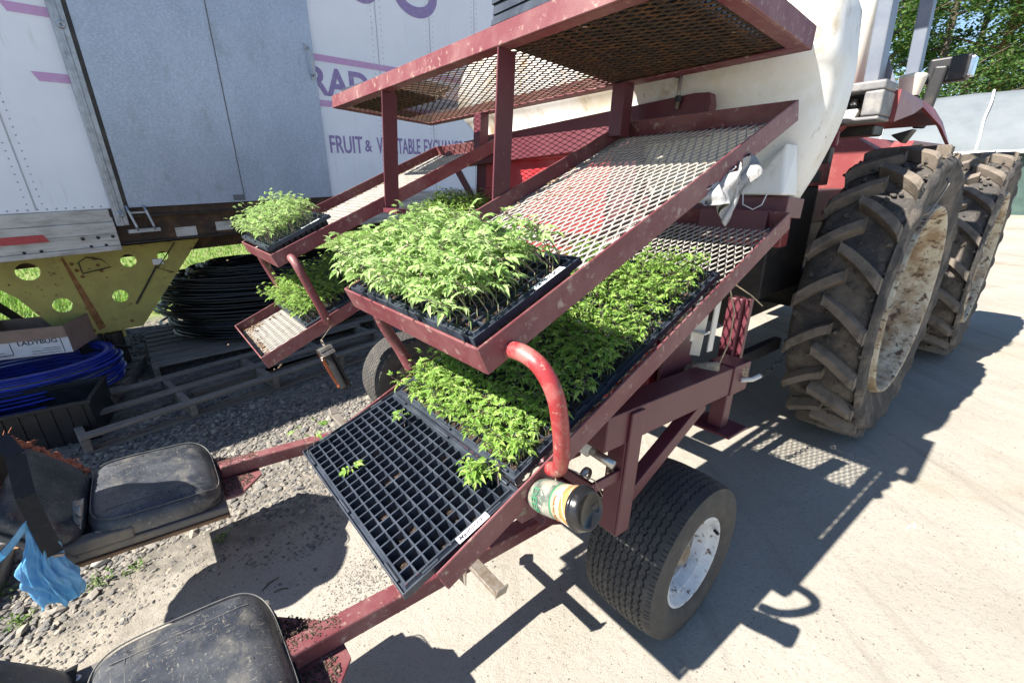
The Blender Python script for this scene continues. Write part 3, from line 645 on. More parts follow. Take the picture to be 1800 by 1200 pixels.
# seat arms
aw=-1.493
part('seat_arm',REDD,lambda b:b.box((1.522,-.735,aw-.055),(1.578,.25,aw)),bevel=.006)
part('seat_arm',REDD,lambda b:b.box((.522,-.735,aw-.055),(.578,.25,aw)),bevel=.006)
part('arm_end_plate',STL,lambda b:(b.box((1.515,.2505,aw-.065),(1.585,.262,aw+.01)),))
def footrest(u):
    def f(b):
        b.box((u-.17,-.232,aw+.0005),(u+.19,-.192,aw+.014)); b.box((u+.1905,-.232,aw-.004),(u+.197,-.192,aw+.032),Matrix.Rotation(R(14),3,'Y')); b.box((u-.21,-.232,aw+.001),(u-.1705,-.192,aw+.03),Matrix.Rotation(R(35),3,'Y')); b.box((u-.0,-.237,aw-.07),(u+.05,-.232,aw+.012))
    part('footrest',STL,f,bevel=.002)
footrest(1.55); footrest(.55)
# foot plates with spilled soil below each arm end
for u in (1.55,.55):
    part('seat_plate',REDD,lambda b:b.prism([(u-.17,-.80),(u-.17,-.72),(u-.06,-.60),(u+.07,-.60),(u+.17,-.69),(u+.17,-.80)],aw-.068,aw-.0575),bevel=.001)
    part('seat_plate',REDD,lambda b:b.box((u-.19,-1.10,aw-.068),(u+.19,-.8005,aw-.0575)),bevel=.001)
    b=MB()
    for i in range(1500):
        sx=rnd.choice((-1,1)); x=u+sx*rnd.uniform(.045,.16)*rnd.uniform(.75,1); y=-.63-rnd.uniform(0,.22)
        if abs(x-u)>.17-(y+.72)*.9 and y>-.72: continue
        i0=len(b.v); stone(x,y,rnd.uniform(.0015,.0045),b,.8)
        for q_ in range(i0,len(b.v)): b.v[q_]=(b.v[q_][0],b.v[q_][1],b.v[q_][2]+aw-.0575)
    for i in range(260):
        x=u+rnd.gauss(-.01,.018); y=-.60-rnd.uniform(0,.14); i0=len(b.v); stone(x,y,rnd.uniform(.001,.003),b,.8)
        for q_ in range(i0,len(b.v)): b.v[q_]=(b.v[q_][0],b.v[q_][1],b.v[q_][2]+aw)
    b.build('soil_heap',DIRTP,mc)['kind']='stuff'
# seats
def cushion(mb,W,L,H,n=20,ex=5.,puff=.02,cx=0,cy=0,cz=0,front=.18):
    """soft rounded pad: superellipse plan, domed top"""
    def f(i,j):
        a=2*math.pi*i
        ca,sa=math.cos(a),math.sin(a)
        rx=math.copysign(abs(ca)**(2/ex),ca)*W/2; ry=math.copysign(abs(sa)**(2/ex),sa)*L/2
        prof=[(0,1.0),(0.0,1.0),(.12,1.01),(.45,1.02),(.72,.995),(.9,.94),(1,.86),(1.05,.7),(1.09,.4),(1.10,0)]
        k=j*(len(prof)-1); i0=min(int(k),len(prof)-2); fr_=k-i0
        z=(prof[i0][0]*(1-fr_)+prof[i0+1][0]*fr_)*H; s=prof[i0][1]*(1-fr_)+prof[i0+1][1]*fr_
        x,y=rx*s,ry*s
        z+= -max(0,(y/(L/2))-.55)**2*front*(1 if z>H*.3 else 0)
        return (cx+x,cy+y,cz+z)
    mb.grid(f,56,18)
def seat(u,label):
    sm=Matrix.Translation((u,-.932+(.022 if u>1 else 0),aw-.075))
    b=MB(); L=.355;W=.44
    b.box((-W/2-.012,-L/2-.05,.0),(W/2+.012,L/2+.01,.03)); b.box((W/2-.03,-L/2-.10,.03),(W/2+.015,-L/2+.1,.07)); b.box((-W/2-.015,-L/2-.10,.03),(-W/2+.03,-L/2+.1,.07))
    pan=b.build('seat',PAN,mc,bevel=.006); pan.matrix_local=sm; pan['label']=label
    b=MB(); cushion(b,W+.01,L+.02,.078,cz=.034); b.build('cushion',VINYL,pan,smooth=True)
    b=MB()
    # welt seam round the cushion top, stitched rows
    pts=[]
    for i in range(96):
        a=2*math.pi*i/96; ca,sa=math.cos(a),math.sin(a); x=math.copysign(abs(ca)**.4,ca)*(W+.01)/2*.962; y=math.copysign(abs(sa)**.4,sa)*(L+.02)/2*.962
        pts.append((x,y,.034+.0735-max(0,(y/(L/2+.01))-.55)**2*.18))
    b.tube(pts,.0019,6,close=True); b.build('cushion_piping',PIPING,pan,smooth=True)
    b=MB()
    for y in (-.11,-.015,.07):
        for o in (-.005,.005):
            b.tube([(x*.155,y+o,.034+.0822-max(0,(y/.1875)-.55)**2*.18) for x in (-1,-.5,0,.5,1)],.0007,4)
    for x in (-.155,.155): b.tube([(x,y,.034+.0822-max(0,(y/.1875)-.55)**2*.18) for y in (-.14,-.1,0,.08,.11,.13)],.0013,4)
    b.build('cushion_seam',PIPING,pan)
    if True:
        b=MB()
        for i in range(70):
            i0=len(b.v); stone(rnd.uniform(-.18,.18),rnd.uniform(-.14,.12),rnd.uniform(.0012,.0035),b,.6)
            for q_ in range(i0,len(b.v)): b.v[q_]=(b.v[q_][0],b.v[q_][1],b.v[q_][2]+.1165)
        b.build('soil_crumb',DIRTP,pan)['kind']='stuff'
    # backrest leaning back
    bm=Matrix.Translation((0,-L/2-.005,.07))@Matrix.Rotation(R(131),4,'X')@Matrix.Rotation(math.pi,4,'Y')
    b=MB(); cushion(b,W+.02,.27,.055); xf(b,bm@Matrix.Translation((0,.135,-.055))); o=b.build('backrest',VINYL,pan,smooth=True)
    b=MB()
    for x in (-.10,-.02,.06,.14):
        b.tube([(bm@Vector((x,y,.0015))) for y in (.03,.1,.18,.24)],.0014,4)
    b.build('backrest_seam',PIPING,pan)
    b=MB(); b.box((-W/2-.02,-.02,-.075),(W/2+.02,.26,-.057)); xf(b,bm); b.build('backrest_board',PAN,pan,bevel=.004)
    b=MB(); b.box((-W/2-.018,-L/2-.06,-.014),(W/2+.018,L/2+.012,-.001)); b.build('seat_board',BROWNW,pan,bevel=.002)
    b=MB(); b.lathe([(0,.012),(.003,.012),(.004,.004)],'z',12,(W/2-.02,-L/2+.02,.07)); b.lathe([(0,.012),(.003,.012),(.004,.004)],'z',12,(-W/2+.02,-L/2+.02,.07)); b.build('seat_grommet',ZN,pan)
    return pan,bm
s1,bm1=seat(.565,'far seat with worn black cushion and torn orange foam on its backrest')
s2,bm2=seat(1.55,'nearest seat with scratched black cushion at the bottom edge')
# torn foam along the far edge of the far backrest
b=MB()
for k in range(60):
    t=k/59; x=.22+rnd.uniform(-.015,.02); y=.02+t*.26; 
    i0=len(b.v); stone(x,y,rnd.uniform(.010,.02),b,.9)
for k in range(60):
    t=k/59; i0=len(b.v); stone(.2-.36*t,.27+rnd.uniform(-.01,.01),rnd.uniform(.010,.016),b,.9)
xf(b,bm1@T(0,0,-.012)); b.build('torn_foam',FOAM,s1,smooth=True,sub=1)
b=MB()
for k in range(90):
    t=rnd.random(); p=Vector((.225,.02+t*.26,0)); d=Vector((rnd.uniform(-.01,.05),rnd.uniform(-.03,.03),rnd.uniform(-.01,.03)))
    b.tube([p,p+d*.5+Vector((0,.006,0)),p+d],.0012,4)
xf(b,bm1@T(0,0,-.02)); b.build('foam_thread',FOAM,s1)['kind']='stuff'
# white striped cloth tucked at the far seat corner
b=MB(); b.grid(lambda i,j:(.13+.05*i+.008*math.sin(j*9),-.205-.02*math.sin(i*3)+.02*j,.05+.12*j+.006*math.sin(i*9+j*4)),10,12); b.build('stuffed_cloth',CLOTH,s1,smooth=True,solid=.004)
# cord round near backrest
b=MB(); b.tube([bm2@Vector(p) for p in ((-.06,-.02,.0),(-.065,.05,.006),(-.07,.15,.006),(-.06,.27,.004),(-.06,.28,-.06))],.005,8); b.build('backrest_cord',PIPING,s2,smooth=True)
b=MB(); b.grid(lambda i,j:(-.235+.14*i,-.20-.16*j,.085-.02*j+.008*math.sin(i*5)),8,6); b.build('fabric_flap',STRAP,s2,smooth=True,solid=.003)
b=MB(); b.lathe([(0,.004),(.002,.013),(.004,.006)],'z',14,(-.15,-.235,.084)); b.lathe([(0,.003),(.002,.009),(.004,.004)],'z',14,(-.19,-.20,.088)); b.build('grommet',LABEL,s2,smooth=True)
# red vertical panel, hood box, brace structures at the front of the machine
part('back_panel',REDB,lambda b:(b.box((.37,.70,-.335),(1.24,.712,-.06)),b.box((.37,.69,-.70),(1.24,.702,-.3355)),b.box((.37,.672,-.205),(1.24,.6995,-.18))))
part('saddle_beam',RED,lambda b:(b.prism([(.20,-.14),(.22,-.09),(1.60,-.035),(1.655,-.04),(1.665,-.075),(1.66,-.17),(.22,-.22)],.648,.688,'y'),))
part('upright_channel',RED,lambda b:(b.box((.27,.705,-1.0),(.37,.78,-.16)),b.box((1.2405,.71,-1.0),(1.36,.79,-.10)),b.box((1.66,.70,-.50),(1.89,.80,-.40))))
part('side_brace',RED,lambda b:(b.beam((.16,.58,-.15),(.28,.70,-.42),.035,.035),))
part('saddle_rail',RED,lambda b:(b.box((.2,.76,-.42),(1.92,.90,-.355)),))
part('fertiliser_box',REDB,lambda b:(b.prism([(1.52,-1.0),(1.52,-.72),(1.76,-.70),(1.80,-.93),(1.80,-1.0)],.30,.56,'y'),b.box((1.44,.27,-1.03),(1.82,.60,-1.0005)),b.box((1.55,.2865,-.90),(1.75,.2995,-.87))))
part('box_pipe',REDB,lambda b:b.tube([(1.50,.255,-.985),(1.83,.255,-.985)],.014,10),bevel=0,smooth=True)
part('red_upright',RED,lambda b:(b.box((1.80,.74,-1.06),(1.85,.79,-.70)),b.box((1.8505,.765,-1.06),(1.87,.79,-.70))))
part('box_side',RED,lambda b:b.box((1.8105,.32,-1.0),(1.825,.50,-.74)))
part('white_guide',CUPW,lambda b:(b.box((1.855,.40,-.80),(1.86,.43,-.64)),b.box((1.895,.44,-.83),(1.90,.47,-.65)),b.box((1.86,.4005,-.77),(1.90,.43,-.765)),b.beam((1.885,.40,-.70),(1.86,.44,-.85),.03,.006)),bevel=.001)
part('worn_guide',mat('worn_guide_paint',(.36,.34,.3),.7,noise=(30,(.2,.17,.13),.45,.65)),lambda b:b.tube([(1.79,.38,-.82),(1.80,.39,-.86),(1.80,.40,-.93)],.016,10),bevel=0,smooth=True)
part('wrapped_roller',TWINE,lambda b:(b.tube([(1.84,.40,-.745),(1.87,.45,-.69)],.02,12),b.tube([(1.80,.47,-.925),(1.915,.50,-.885)],.0175,12),b.tube([(1.82,.36,-.72),(1.84,.38,-.73)],.018,10)),bevel=0,smooth=True)
part('white_spigot',CUPW,lambda b:b.tube([(1.94,.63,-.95),(1.965,.66,-.945),(1.98,.68,-.93)],.008,8),bevel=0,smooth=True)
part('frayed_rope',TWINE,lambda b:[b.tube([(1.90,.56,-.90),(1.92+rnd.uniform(-.01,.01),.62+rnd.uniform(-.02,.02),-.91+rnd.uniform(-.01,.01)),(1.93+rnd.uniform(-.02,.02),.66+rnd.uniform(-.03,.03),-.93+rnd.uniform(-.02,.02))],.004,5) for k in range(16)],bevel=0,smooth=True)
part('loose_string',TWINE,lambda b:(b.tube([(1.91,.46,-.60),(1.93,.50,-.70),(1.925,.52,-.80),(1.915,.50,-.88)],.0022,5),b.tube([(1.90,.52,-.62),(1.93,.60,-.66),(1.94,.68,-.70)],.002,5)),bevel=0)
for u,w0 in ((1.55,.03),(.397,-.02)):
    part('tank_strap_bolt',STL,lambda b:b.tube([(u,.632,w0),(u,.635,w0-.11)],.007,8),bevel=0,smooth=True)
    part('strap_nut',BLKM,lambda b:(b.lathe([(-.01,.002),(-.01,.028),(.01,.03),(.012,.01)],'y',14,(u-.01,.622,w0+.015)),b.lathe([(0,.012),(.02,.012)],'z',6,(u,.636,w0-.09))),bevel=0)
# chain and lower links between machine and tractor; links coloured black for shade there
part('lower_link',BLKM,lambda b:(b.beam((1.60,.75,-1.16),(1.68,1.7,-1.05),.04,.06),b.beam((.4,.75,-1.16),(.3,1.7,-1.05),.04,.06),b.box((.9,.7,-1.1),(1.0,1.6,-.9))))
def chain(name,p,q,sag,n,parent,m=STL):
    b=MB(); p=Vector(p);q=Vector(q)
    for k in range(n):
        t=(k+.5)/n; c=p.lerp(q,t)-Vector((0,0,sag*4*t*(1-t))); d=(q-p).normalized(); s=Vector((0,0,1)) if k%2 else d.cross(Vector((0,0,1)))
        L=(q-p).length/n*.85; pts=[c+d*math.cos(a)*L*.8+s*math.sin(a)*L*.42 for a in [i*math.pi/5 for i in range(10)]]; b.tube(pts,L*.12,5,close=True)
    b.build(name,m,parent)
chain('check_chain',(1.72,1.0,-1.06),(1.82,1.5,-1.0),.10,18,mc,BLKM)
# small wheels
def smallwheel(u,side):
    Rt,Wt=.274,.245
    wm=Matrix.Translation((u,.386,-1.512))
    b=MB(); nA,nW=460,96
    prof=[]
    def fn(i,j):
        a=2*math.pi*i; x=(j-.5); # x -0.5..0.5
        X=x*Wt; r=Rt-.012*(abs(x)*2)**3
        # zigzag rib grooves and fine sipes
        U=a*Rt; g=0
        zz=abs(((U/.028)%1)*2-1)*.006
        for c in (-.36,-.27,-.18,-.09,0,.09,.18,.27,.36):
            dd=abs((x-c)*Wt+(zz-.003)*(1 if int((c+1)*100)%2 else -1))
            if dd<.0019: g=max(g,.006)
        if abs(x)<.40:
            lane=int((x+.5)*11.1); s_=((U+x*Wt*.9+lane*.009)/.045)%1
            if s_<.045: g=max(g,.003)
        elif ((U/.014)%1)<.2 and abs(x)>.43: g=max(g,.003)
        if rnd.random()<0: pass
        r-=g
        return (X,r*math.cos(a),r*math.sin(a))
    b.grid(fn,nA,nW)
    w=b.build('wheel',RUBS,mc); w.matrix_local=wm@Matrix.Rotation(.3,4,'X')
    # sidewalls
    b=MB()
    for s in (-1,1):
        h=Wt/2*s
        b.lathe([(h,Rt-.012),(h*1.03,Rt-.03),(h*1.06,Rt-.06),(h*1.06,Rt-.09),(h*1.02,.175),(h*.93,.155),(h*.86,.15)],'x',72)
    b.build('sidewall',RUBS,w,smooth=True)
    b=MB(); h=Wt/2*side
    b.lathe([(h*.86,.158),(h*.93,.162),(h*.96,.158),(h*.955,.150),(h*.85,.146),(h*.78,.135),(h*.74,.133),(h*.72,.124),(h*.5,.121),(h*.42,.112)],'x',64)
    b.build('rim',RIMW,w,smooth=True)
    b=MB(); b.lathe([(h*.42,.1125),(h*.36,.105),(h*.38,.08),(h*.30,.06),(h*.28,.045)],'x',48); b.build('rim_disc',RIMR,w,smooth=True)
    b=MB(); b.lathe([(h*.28,.047),(h*.62,.04),(h*.68,.03),(h*.69,.0)],'x',28)
    for k in range(5):
        a=k*1.2566; b.lathe([(h*.3,.009),(h*.42,.009),(h*.43,.0)],'x',6,(0,.073*math.cos(a),.073*math.sin(a)))
    b.build('hub',STL,w,smooth=False)
    b=MB(); b.tube([(h*.88,.137,.02),(h*1.02,.13,.02)],.006,8); b.build('valve',BLKM,w)
    return w
smallwheel(1.895,1); smallwheel(.02,-1)
# ================================================================ SEEDLING TRAYS
TW,TL,TD=.54,.28,.05; NXC,NYC=20,10
def tray_mesh(name,depth_fn,hi=True):
    b=MB(); mx,my=.016,.014; px,py=(TW-2*mx)/NXC,(TL-2*my)/NYC; wbx=.0016; bot=.6
    # web between cells as raised bars, cell walls as tapered pockets
    X=lambda i:mx+i*px; Y=lambda j:my+j*py
    z=0
    for i in range(NXC):
        for j in range(NYC):
            x0,x1=X(i)+wbx,X(i+1)-wbx; y0,y1=Y(j)+wbx,Y(j+1)-wbx; cx,cy=(x0+x1)/2,(y0+y1)/2; rx,ry=(x1-x0)/2*bot,(y1-y0)/2*bot
            T4=[(x0,y0,z),(x1,y0,z),(x1,y1,z),(x0,y1,z)]; B4=[(cx-rx,cy-ry,-TD+.003),(cx+rx,cy-ry,-TD+.003),(cx+rx,cy+ry,-TD+.003),(cx-rx,cy+ry,-TD+.003)]
            O4=[(X(i),Y(j),z),(X(i+1),Y(j),z),(X(i+1),Y(j+1),z),(X(i),Y(j+1),z)]
            b.add(T4+B4+O4,[(0,1,5,4),(1,2,6,5),(2,3,7,6),(3,0,4,7),(4,5,6,7),(8,9,1,0),(9,10,2,1),(10,11,3,2),(11,8,0,3)])
    # flange: stepped rim with lip
    def ring(r0,r1,z0,z1):
        P=lambda r,zz:[(r,r,zz),(TW-r,r,zz),(TW-r,TL-r,zz),(r,TL-r,zz)]
        b.add(P(r0,z0)+P(r1,z1),[(i,(i+1)%4,4+(i+1)%4,4+i) for i in range(4)])
    b.add([(.0136,.0118,.0),(TW-.0136,.0118,.0),(TW-.0136,TL-.0118,.0),(.0136,TL-.0118,.0),(mx,my,0),(TW-mx,my,0),(TW-mx,TL-my,0),(mx,TL-my,0)],[(i,(i+1)%4,4+(i+1)%4,4+i) for i in range(4)])
    ring(.0118,.0118,.0,-.004); ring(.0122,.009,0,-.006); ring(.009,.004,-.006,-.0055); ring(.004,.0025,-.0055,.0005); ring(.0025,.0005,.0005,.0); ring(.0005,-.001,.0,-.014)
    # stacking lugs on the rim
    for (x,y,a,c) in ((.03,.004,.05,.006),(.24,.004,.05,.006),(.46,.004,.05,.006),(.03,TL-.010,.05,.006),(.24,TL-.010,.05,.006),(.46,TL-.010,.05,.006)):
        b.tube([(x,y+.003,-.001),(x+a,y+.003,-.001)],.003,8)
    for (x,y) in ((.007,.045),(TW-.007,.045),(.007,.20),(TW-.007,.20)): b.tube([(x,y,-.001),(x,y+.035,-.001)],.0035,8)
    me=b
    s=MB(); rr=random.Random(hash(name)%1000+3 if False else len(name)*7+3)
    for i in range(NXC):
        for j in range(NYC):
            x0,x1=X(i)+wbx,X(i+1)-wbx; y0,y1=Y(j)+wbx,Y(j+1)-wbx; d=depth_fn(i,j,rr)
            if d>TD-.006: continue
            k=1-(1-bot)*d/TD*.97; cx,cy=(x0+x1)/2,(y0+y1)/2; rx,ry=(x1-x0)/2*k,(y1-y0)/2*k; n=4
            vs=[(cx-rx+2*rx*a/n,cy-ry+2*ry*c/n,-d+rr.uniform(-.0025,.0025)) for c in range(n+1) for a in range(n+1)]
            s.add(vs,[(c*(n+1)+a,c*(n+1)+a+1,(c+1)*(n+1)+a+1,(c+1)*(n+1)+a) for c in range(n) for a in range(n)])
    return me,s
full_b,full_s=tray_mesh('full',lambda i,j,r:r.uniform(.003,.009))
emp_b,emp_s=tray_mesh('empty',lambda i,j,r:r.uniform(.012,.022) if r.random()<.17 else (r.uniform(.026,.040) if r.random()<.6 else .06))
bare_b,bare_s=tray_mesh('bare_',lambda i,j,r:.06)
def mk(b,name,m):
    o=b.build(name,m); me=o.data; bpy.data.objects.remove(o); return me
ME_F,ME_FS,ME_E,ME_ES,ME_B=mk(full_b,'tray_full',BLK),mk(full_s,'soil_full',SOIL),mk(emp_b,'tray_empty',BLK),mk(emp_s,'soil_empty',SOIL),mk(bare_b,'tray_bare',BLK)
def tray(mw,label,group,me,soil,sticker=None):
    o=bpy.data.objects.new('seedling_tray',me); COL.objects.link(o); o.matrix_world=mw; tag(o,label,'seed tray',group)
    if soil:
        s=bpy.data.objects.new('soil',soil); COL.objects.link(s); s.parent=o
    if sticker:
        (x,y,L,txt)=sticker
        lm=Matrix.Translation((x,y,.0022))@Matrix.Rotation(R(90),4,'Z')
        b=MB(); b.box((0,-.0075,0),(L,.0075,.0006)); xf(b,lm); b.build('label_tape',LABEL,o)
        text('lettering',txt,.0145,INK,o,lm@T(.004,-.0045,.0008),.0004,.86,.0003,.3,1.1)
    return o
def W(m,x,y,z=0,rx=0,rz=0): return M@m@T(x,y,z)@Matrix.Rotation(R(rx),4,'X')@Matrix.Rotation(R(rz),4,'Z')
GP='planted seedling trays on the sloping shelves'
# empty tray at the bottom of the lower main shelf (slightly overhanging)
rv=Vector((-.0935,.043,.027)); Rr=Matrix.Rotation(rv.length,3,rv.normalized()).to_4x4()
mE=M@T(1.934,-.603,-1.086)@Rr@Matrix.Rotation(SL,4,'X')@T(-.54,0,0)
t0=tray(mE,'emptied black plug tray with bare cells overhanging the lowest shelf end',None,ME_E,ME_ES,(.535,.125,.075,'Medford F'))
stp=.268; sets=[]
for k,lab in enumerate(('planted tray right above the emptied tray on the nearest lower shelf','planted tray in the middle of the nearest lower shelf','uppermost planted tray of the nearest lower shelf, below bare mesh')):
    mw=W(mLM,.0265,.219+k*.270,.001,0,rnd.uniform(-.6,.6)); tray(mw,lab,GP,ME_F,ME_FS); sets.append(('LM',mw,k))
mwU=W(mUM,.0275,.010,.004,0,.3); tray(mwU,'tray of tall tomato seedlings at the foot of the nearest upper shelf',GP,ME_F,ME_FS,(.534,.155,.08,'Kelford M'))
mwL=W(mUL,.022,.012,.026,1.5,-1); tray(mwL,'tray of seedlings perched at the foot of the far upper shelf',GP,ME_F,ME_FS,(.534,.155,.08,'Medford'))
for k,lab in enumerate(('first planted tray on the far lower shelf, above its bare mesh end','second planted tray up the far lower shelf','third planted tray up the far lower shelf','last planted tray at the top of the far lower shelf')):
    mw=W(mLL,.02,.215+k*.272+(.08 if k>1 else 0),.006,0,rnd.uniform(-1,1)); tray(mw,lab,GP,ME_F,ME_FS); sets.append(('LL',mw,k))
# empty trays stored on the rack
k=0
tops=['stack of empties']
for (x,y,n,rz,who) in ((1.884,.014,11,90,'right'),(1.588,.012,11,90,'middle')):
    for i in range(n):
        mw=M@T(x+rnd.uniform(-.004,.004),y+rnd.uniform(-.004,.006),.062+.0135*i)@Matrix.Rotation(R(rz+rnd.uniform(-.8,.8)),4,'Z')
        lab={'right':'empty black tray in the right-hand stack on top of the rack, above the tank','middle':'empty black tray in the stack on the rack beside the middle post'}[who]
        tray(mw,lab,'empty trays stacked on the %s part of the rack'%who,ME_B,None)
mw=M@T(.60,.01,.064)@Matrix.Rotation(R(180),4,'Z')@T(0,-.3,0)@Matrix.Rotation(R(0),4,'X'); tray(mw,'lower of two empty trays lying at the far end of the rack',None,ME_B,None)
mw=M@T(.06,.03,.085)@Matrix.Rotation(R(1.5),4,'Y')@Matrix.Rotation(R(2),4,'Z'); tray(mw,'upper of two empty trays lying at the far end of the rack',None,ME_B,None)
# ---------------------------------------------------------------- seedlings
def leaflet(mb,p,d,n,L,w,curl=.15):
    """pointed leaflet from p in direction d with normal n"""
    s=d.cross(n).normalized()
    A=p; B=p+d*L*.35-n*curl*L*.05; C=p+d*L*.7-n*curl*L*.3; D=p+d*L-n*curl*L
    up=n*w*.25
    mb.add([A,B+s*w*.5+up,B,B-s*w*.5+up,C+s*w*.36+up,C,C-s*w*.36+up,D],[(0,1,2),(0,2,3),(1,4,5,2),(2,5,6,3),(4,7,5),(5,7,6)])
def seedling(lf,sm,p,up,h,lean,rr,big):
    lean=Vector(lean); top=p+up*h+lean*h
    mid=p+up*h*.55+lean*h*.25+Vector((rr.uniform(-1,1),rr.uniform(-1,1),0))*h*.05
    r=.0012 if big else .0009
    sm.tube([p,p+up*h*.25,mid,top],[r*1.2,r,r,r*.7],3,cap=False)
    nl=rr.choice((5,6,7,8)) if big else rr.choice((3,4,5))
    a0=rr.uniform(0,6.28); Z=Vector((0,0,1))
    for k in range(nl):
        t=.5+.5*(k+1)/nl; c=p.lerp(mid,t*2) if t<.5 else mid.lerp(top,(t-.5)*2)
        an=a0+k*2.4+rr.uniform(-.4,.4); out=Vector((math.cos(an),math.sin(an),0)); el=rr.uniform(-.25,.5) if k<nl-1 else rr.uniform(.3,1.1)
        d=(out*math.cos(el)+Z*math.sin(el)).normalized()
        nrm=(Z*math.cos(el)-out*math.sin(el)+Vector((rr.uniform(-.5,.5),rr.uniform(-.5,.5),0))).normalized()
        Lr=(rr.uniform(.018,.038) if big else rr.uniform(.015,.029))*(.8 if k==nl-1 else 1)
        if k==0 and rr.random()<.5:
            leaflet(lf,c,d,nrm,Lr*.9,Lr*.26); leaflet(lf,c,Vector((-d.x,-d.y,d.z)),nrm,Lr*.9,Lr*.26); continue
        sd=d.cross(nrm).normalized(); dr=-Z*.12
        q0=c+d*Lr*.32; q1=c+d*Lr*.6+dr*Lr; q2=c+d*Lr*.82+dr*Lr*1.8
        for q,s_ in ((q0,.45),(q1,.58)):
            for sg in (1,-1):
                dd=(d*.5+sd*sg*.85+Z*rr.uniform(-.25,.1)).normalized(); leaflet(lf,q,dd,nrm,Lr*s_*rr.uniform(.8,1.15),Lr*s_*.46,.35)
        leaflet(lf,q1,(d+dr*2.5).normalized(),nrm,Lr*rr.uniform(.75,.95),Lr*.36,.4)
        for sg in (1,-1): leaflet(lf,q2,(d*.8+sd*sg*.5+dr).normalized(),nrm,Lr*.32,Lr*.17,.3)
        sm.tube([c,q0,q1],[r*.7,r*.6,r*.4],3,cap=False)
def crop(mw,label,h,seed,big=False,lean=(-.35,-.2,0),dens=1.0,mask=None,lm=LEAFD,dup=.25):
    rr=random.Random(seed); lf=MB(); sm=MB()
    inv=mw.inverted(); 
    up=Vector((0,0,1))
    for i in range(NXC):
        for j in range(NYC):
            if mask and not mask(i,j,rr): continue
            if rr.random()>dens: continue
            for rep in range(2 if rr.random()<dup else 1):
                x=.016+(i+.5+rr.uniform(-.35,.35))*(TW-.032)/NXC; y=.014+(j+.5+rr.uniform(-.35,.35))*(TL-.028)/NYC
                p=mw@Vector((x,y,-.006)); hh=h*rr.uniform(.5,1.2)
                seedling(lf,sm,p,up,hh,(lean[0]+rr.uniform(-.4,.4),lean[1]+rr.uniform(-.4,.4),0),rr,big)
    sm.cur=0
    n0=len(lf.v); lf.mi=[0]*len(lf.f)
    lf.cur=1; lf.add(sm.v,sm.f)
    o=lf.build('seedlings',[lm,STEM]); tag(o,label,'seedlings',kind='stuff'); return o
cropn=0
labLM=['low green seedlings just above the emptied tray cells','dark shaded seedlings under the nearest upper shelf','sunlit bushy seedlings at the top of the nearest lower shelf']
labLL=['small bright seedlings next to bare mesh on the far lower shelf','shaded seedlings in the second tray of the far lower shelf','shaded seedlings in the third tray of the far lower shelf','seedlings at the back top of the far lower shelf by the red panel']
for (w_,mw,k) in sets:
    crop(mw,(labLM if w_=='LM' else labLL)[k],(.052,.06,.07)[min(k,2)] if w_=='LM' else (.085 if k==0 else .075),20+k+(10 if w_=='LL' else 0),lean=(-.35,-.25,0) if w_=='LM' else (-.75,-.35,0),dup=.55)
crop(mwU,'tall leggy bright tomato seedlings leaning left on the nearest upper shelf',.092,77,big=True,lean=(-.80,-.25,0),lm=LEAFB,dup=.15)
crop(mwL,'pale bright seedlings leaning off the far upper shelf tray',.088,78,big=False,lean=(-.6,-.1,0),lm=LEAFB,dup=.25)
# stray seedlings on the emptied tray
def stray(i,j,h,label,big=False,flat=False,n=1,seed=1):
    rr=random.Random(seed); lf=MB(); sm=MB(); p=mE@Vector((.016+(i+.5)*(TW-.032)/NXC,.014+(j+.5)*(TL-.028)/NYC,-.008))
    for q_ in range(n):
        seedling(lf,sm,p+Vector((rr.uniform(-.012,.012)*(n>1),rr.uniform(-.012,.012)*(n>1),0)),Vector((0,0,1)) if not flat else Vector((.5,.3,.35)),h,(rr.uniform(-.5,.3),rr.uniform(-.3,.3),0),rr,big)
    lf.mi=[0]*len(lf.f); lf.cur=1; lf.add(sm.v,sm.f); o=lf.build('seedling',[LEAFD,STEM]); tag(o,label,'seedling')
stray(5.7,.8,.06,'single limp seedling lying on the emptied tray cells',flat=True,seed=4)
stray(-.3,-.3,.075,'lone seedling at the far corner of the emptied tray',n=2,seed=5)
stray(16.8,8.2,.05,'pale seedling cluster left in the near back corner cells of the emptied tray',n=10,seed=6)
stray(17.8,9.1,.045,'yellowish seedling beside the cluster in the emptied tray corner',n=3,seed=9)
stray(4.8,7.9,.05,'thin stem standing in a back row cell of the emptied tray',seed=12)
# ================================================================ SMALL HANGING THINGS
cup=empty('coffee_cup',M@T(2.035,-.285,-1.0),'paper coffee cup with brown sleeve and black lid hanging on wire under the rail','cup')
# axis of the cup: points outward/down towards the camera
cax=(Vector((2.09,-.307,-.95))-Vector((1.965,-.302,-.992))).normalized(); qz=Vector((0,0,1)).rotation_difference(cax).to_matrix().to_4x4()
cm=Matrix.Translation((.035,-.028,.046))@qz@Matrix.Scale(.86,4)
def cpart(name,prof,m,smooth=True,n=40):
    b=MB(); b.lathe(prof,'z',n); xf(b,cm); return b.build(name,m,cup,smooth=smooth)
cpart('cup_body',[(-.135,0),(-.135,.031),(-.09,.035),(0,.0415),(.0,0)],KRAFT)
cpart('white_band',[(-.056,.0392),(-.056,.0405),(-.026,.0425),(-.026,.04)],mat('tan_cup_band',(.42,.34,.25),.7,noise=(40,(.34,.27,.2),.45,.65)))
cpart('green_ring',[(-.062,.0388),(-.062,.0402),(-.056,.0407),(-.056,.039)],GREENI)
cpart('cup_sleeve',[(-.026,.0400),(-.026,.0432),(-.002,.045),(-.002,.0405)],SLEEVE)
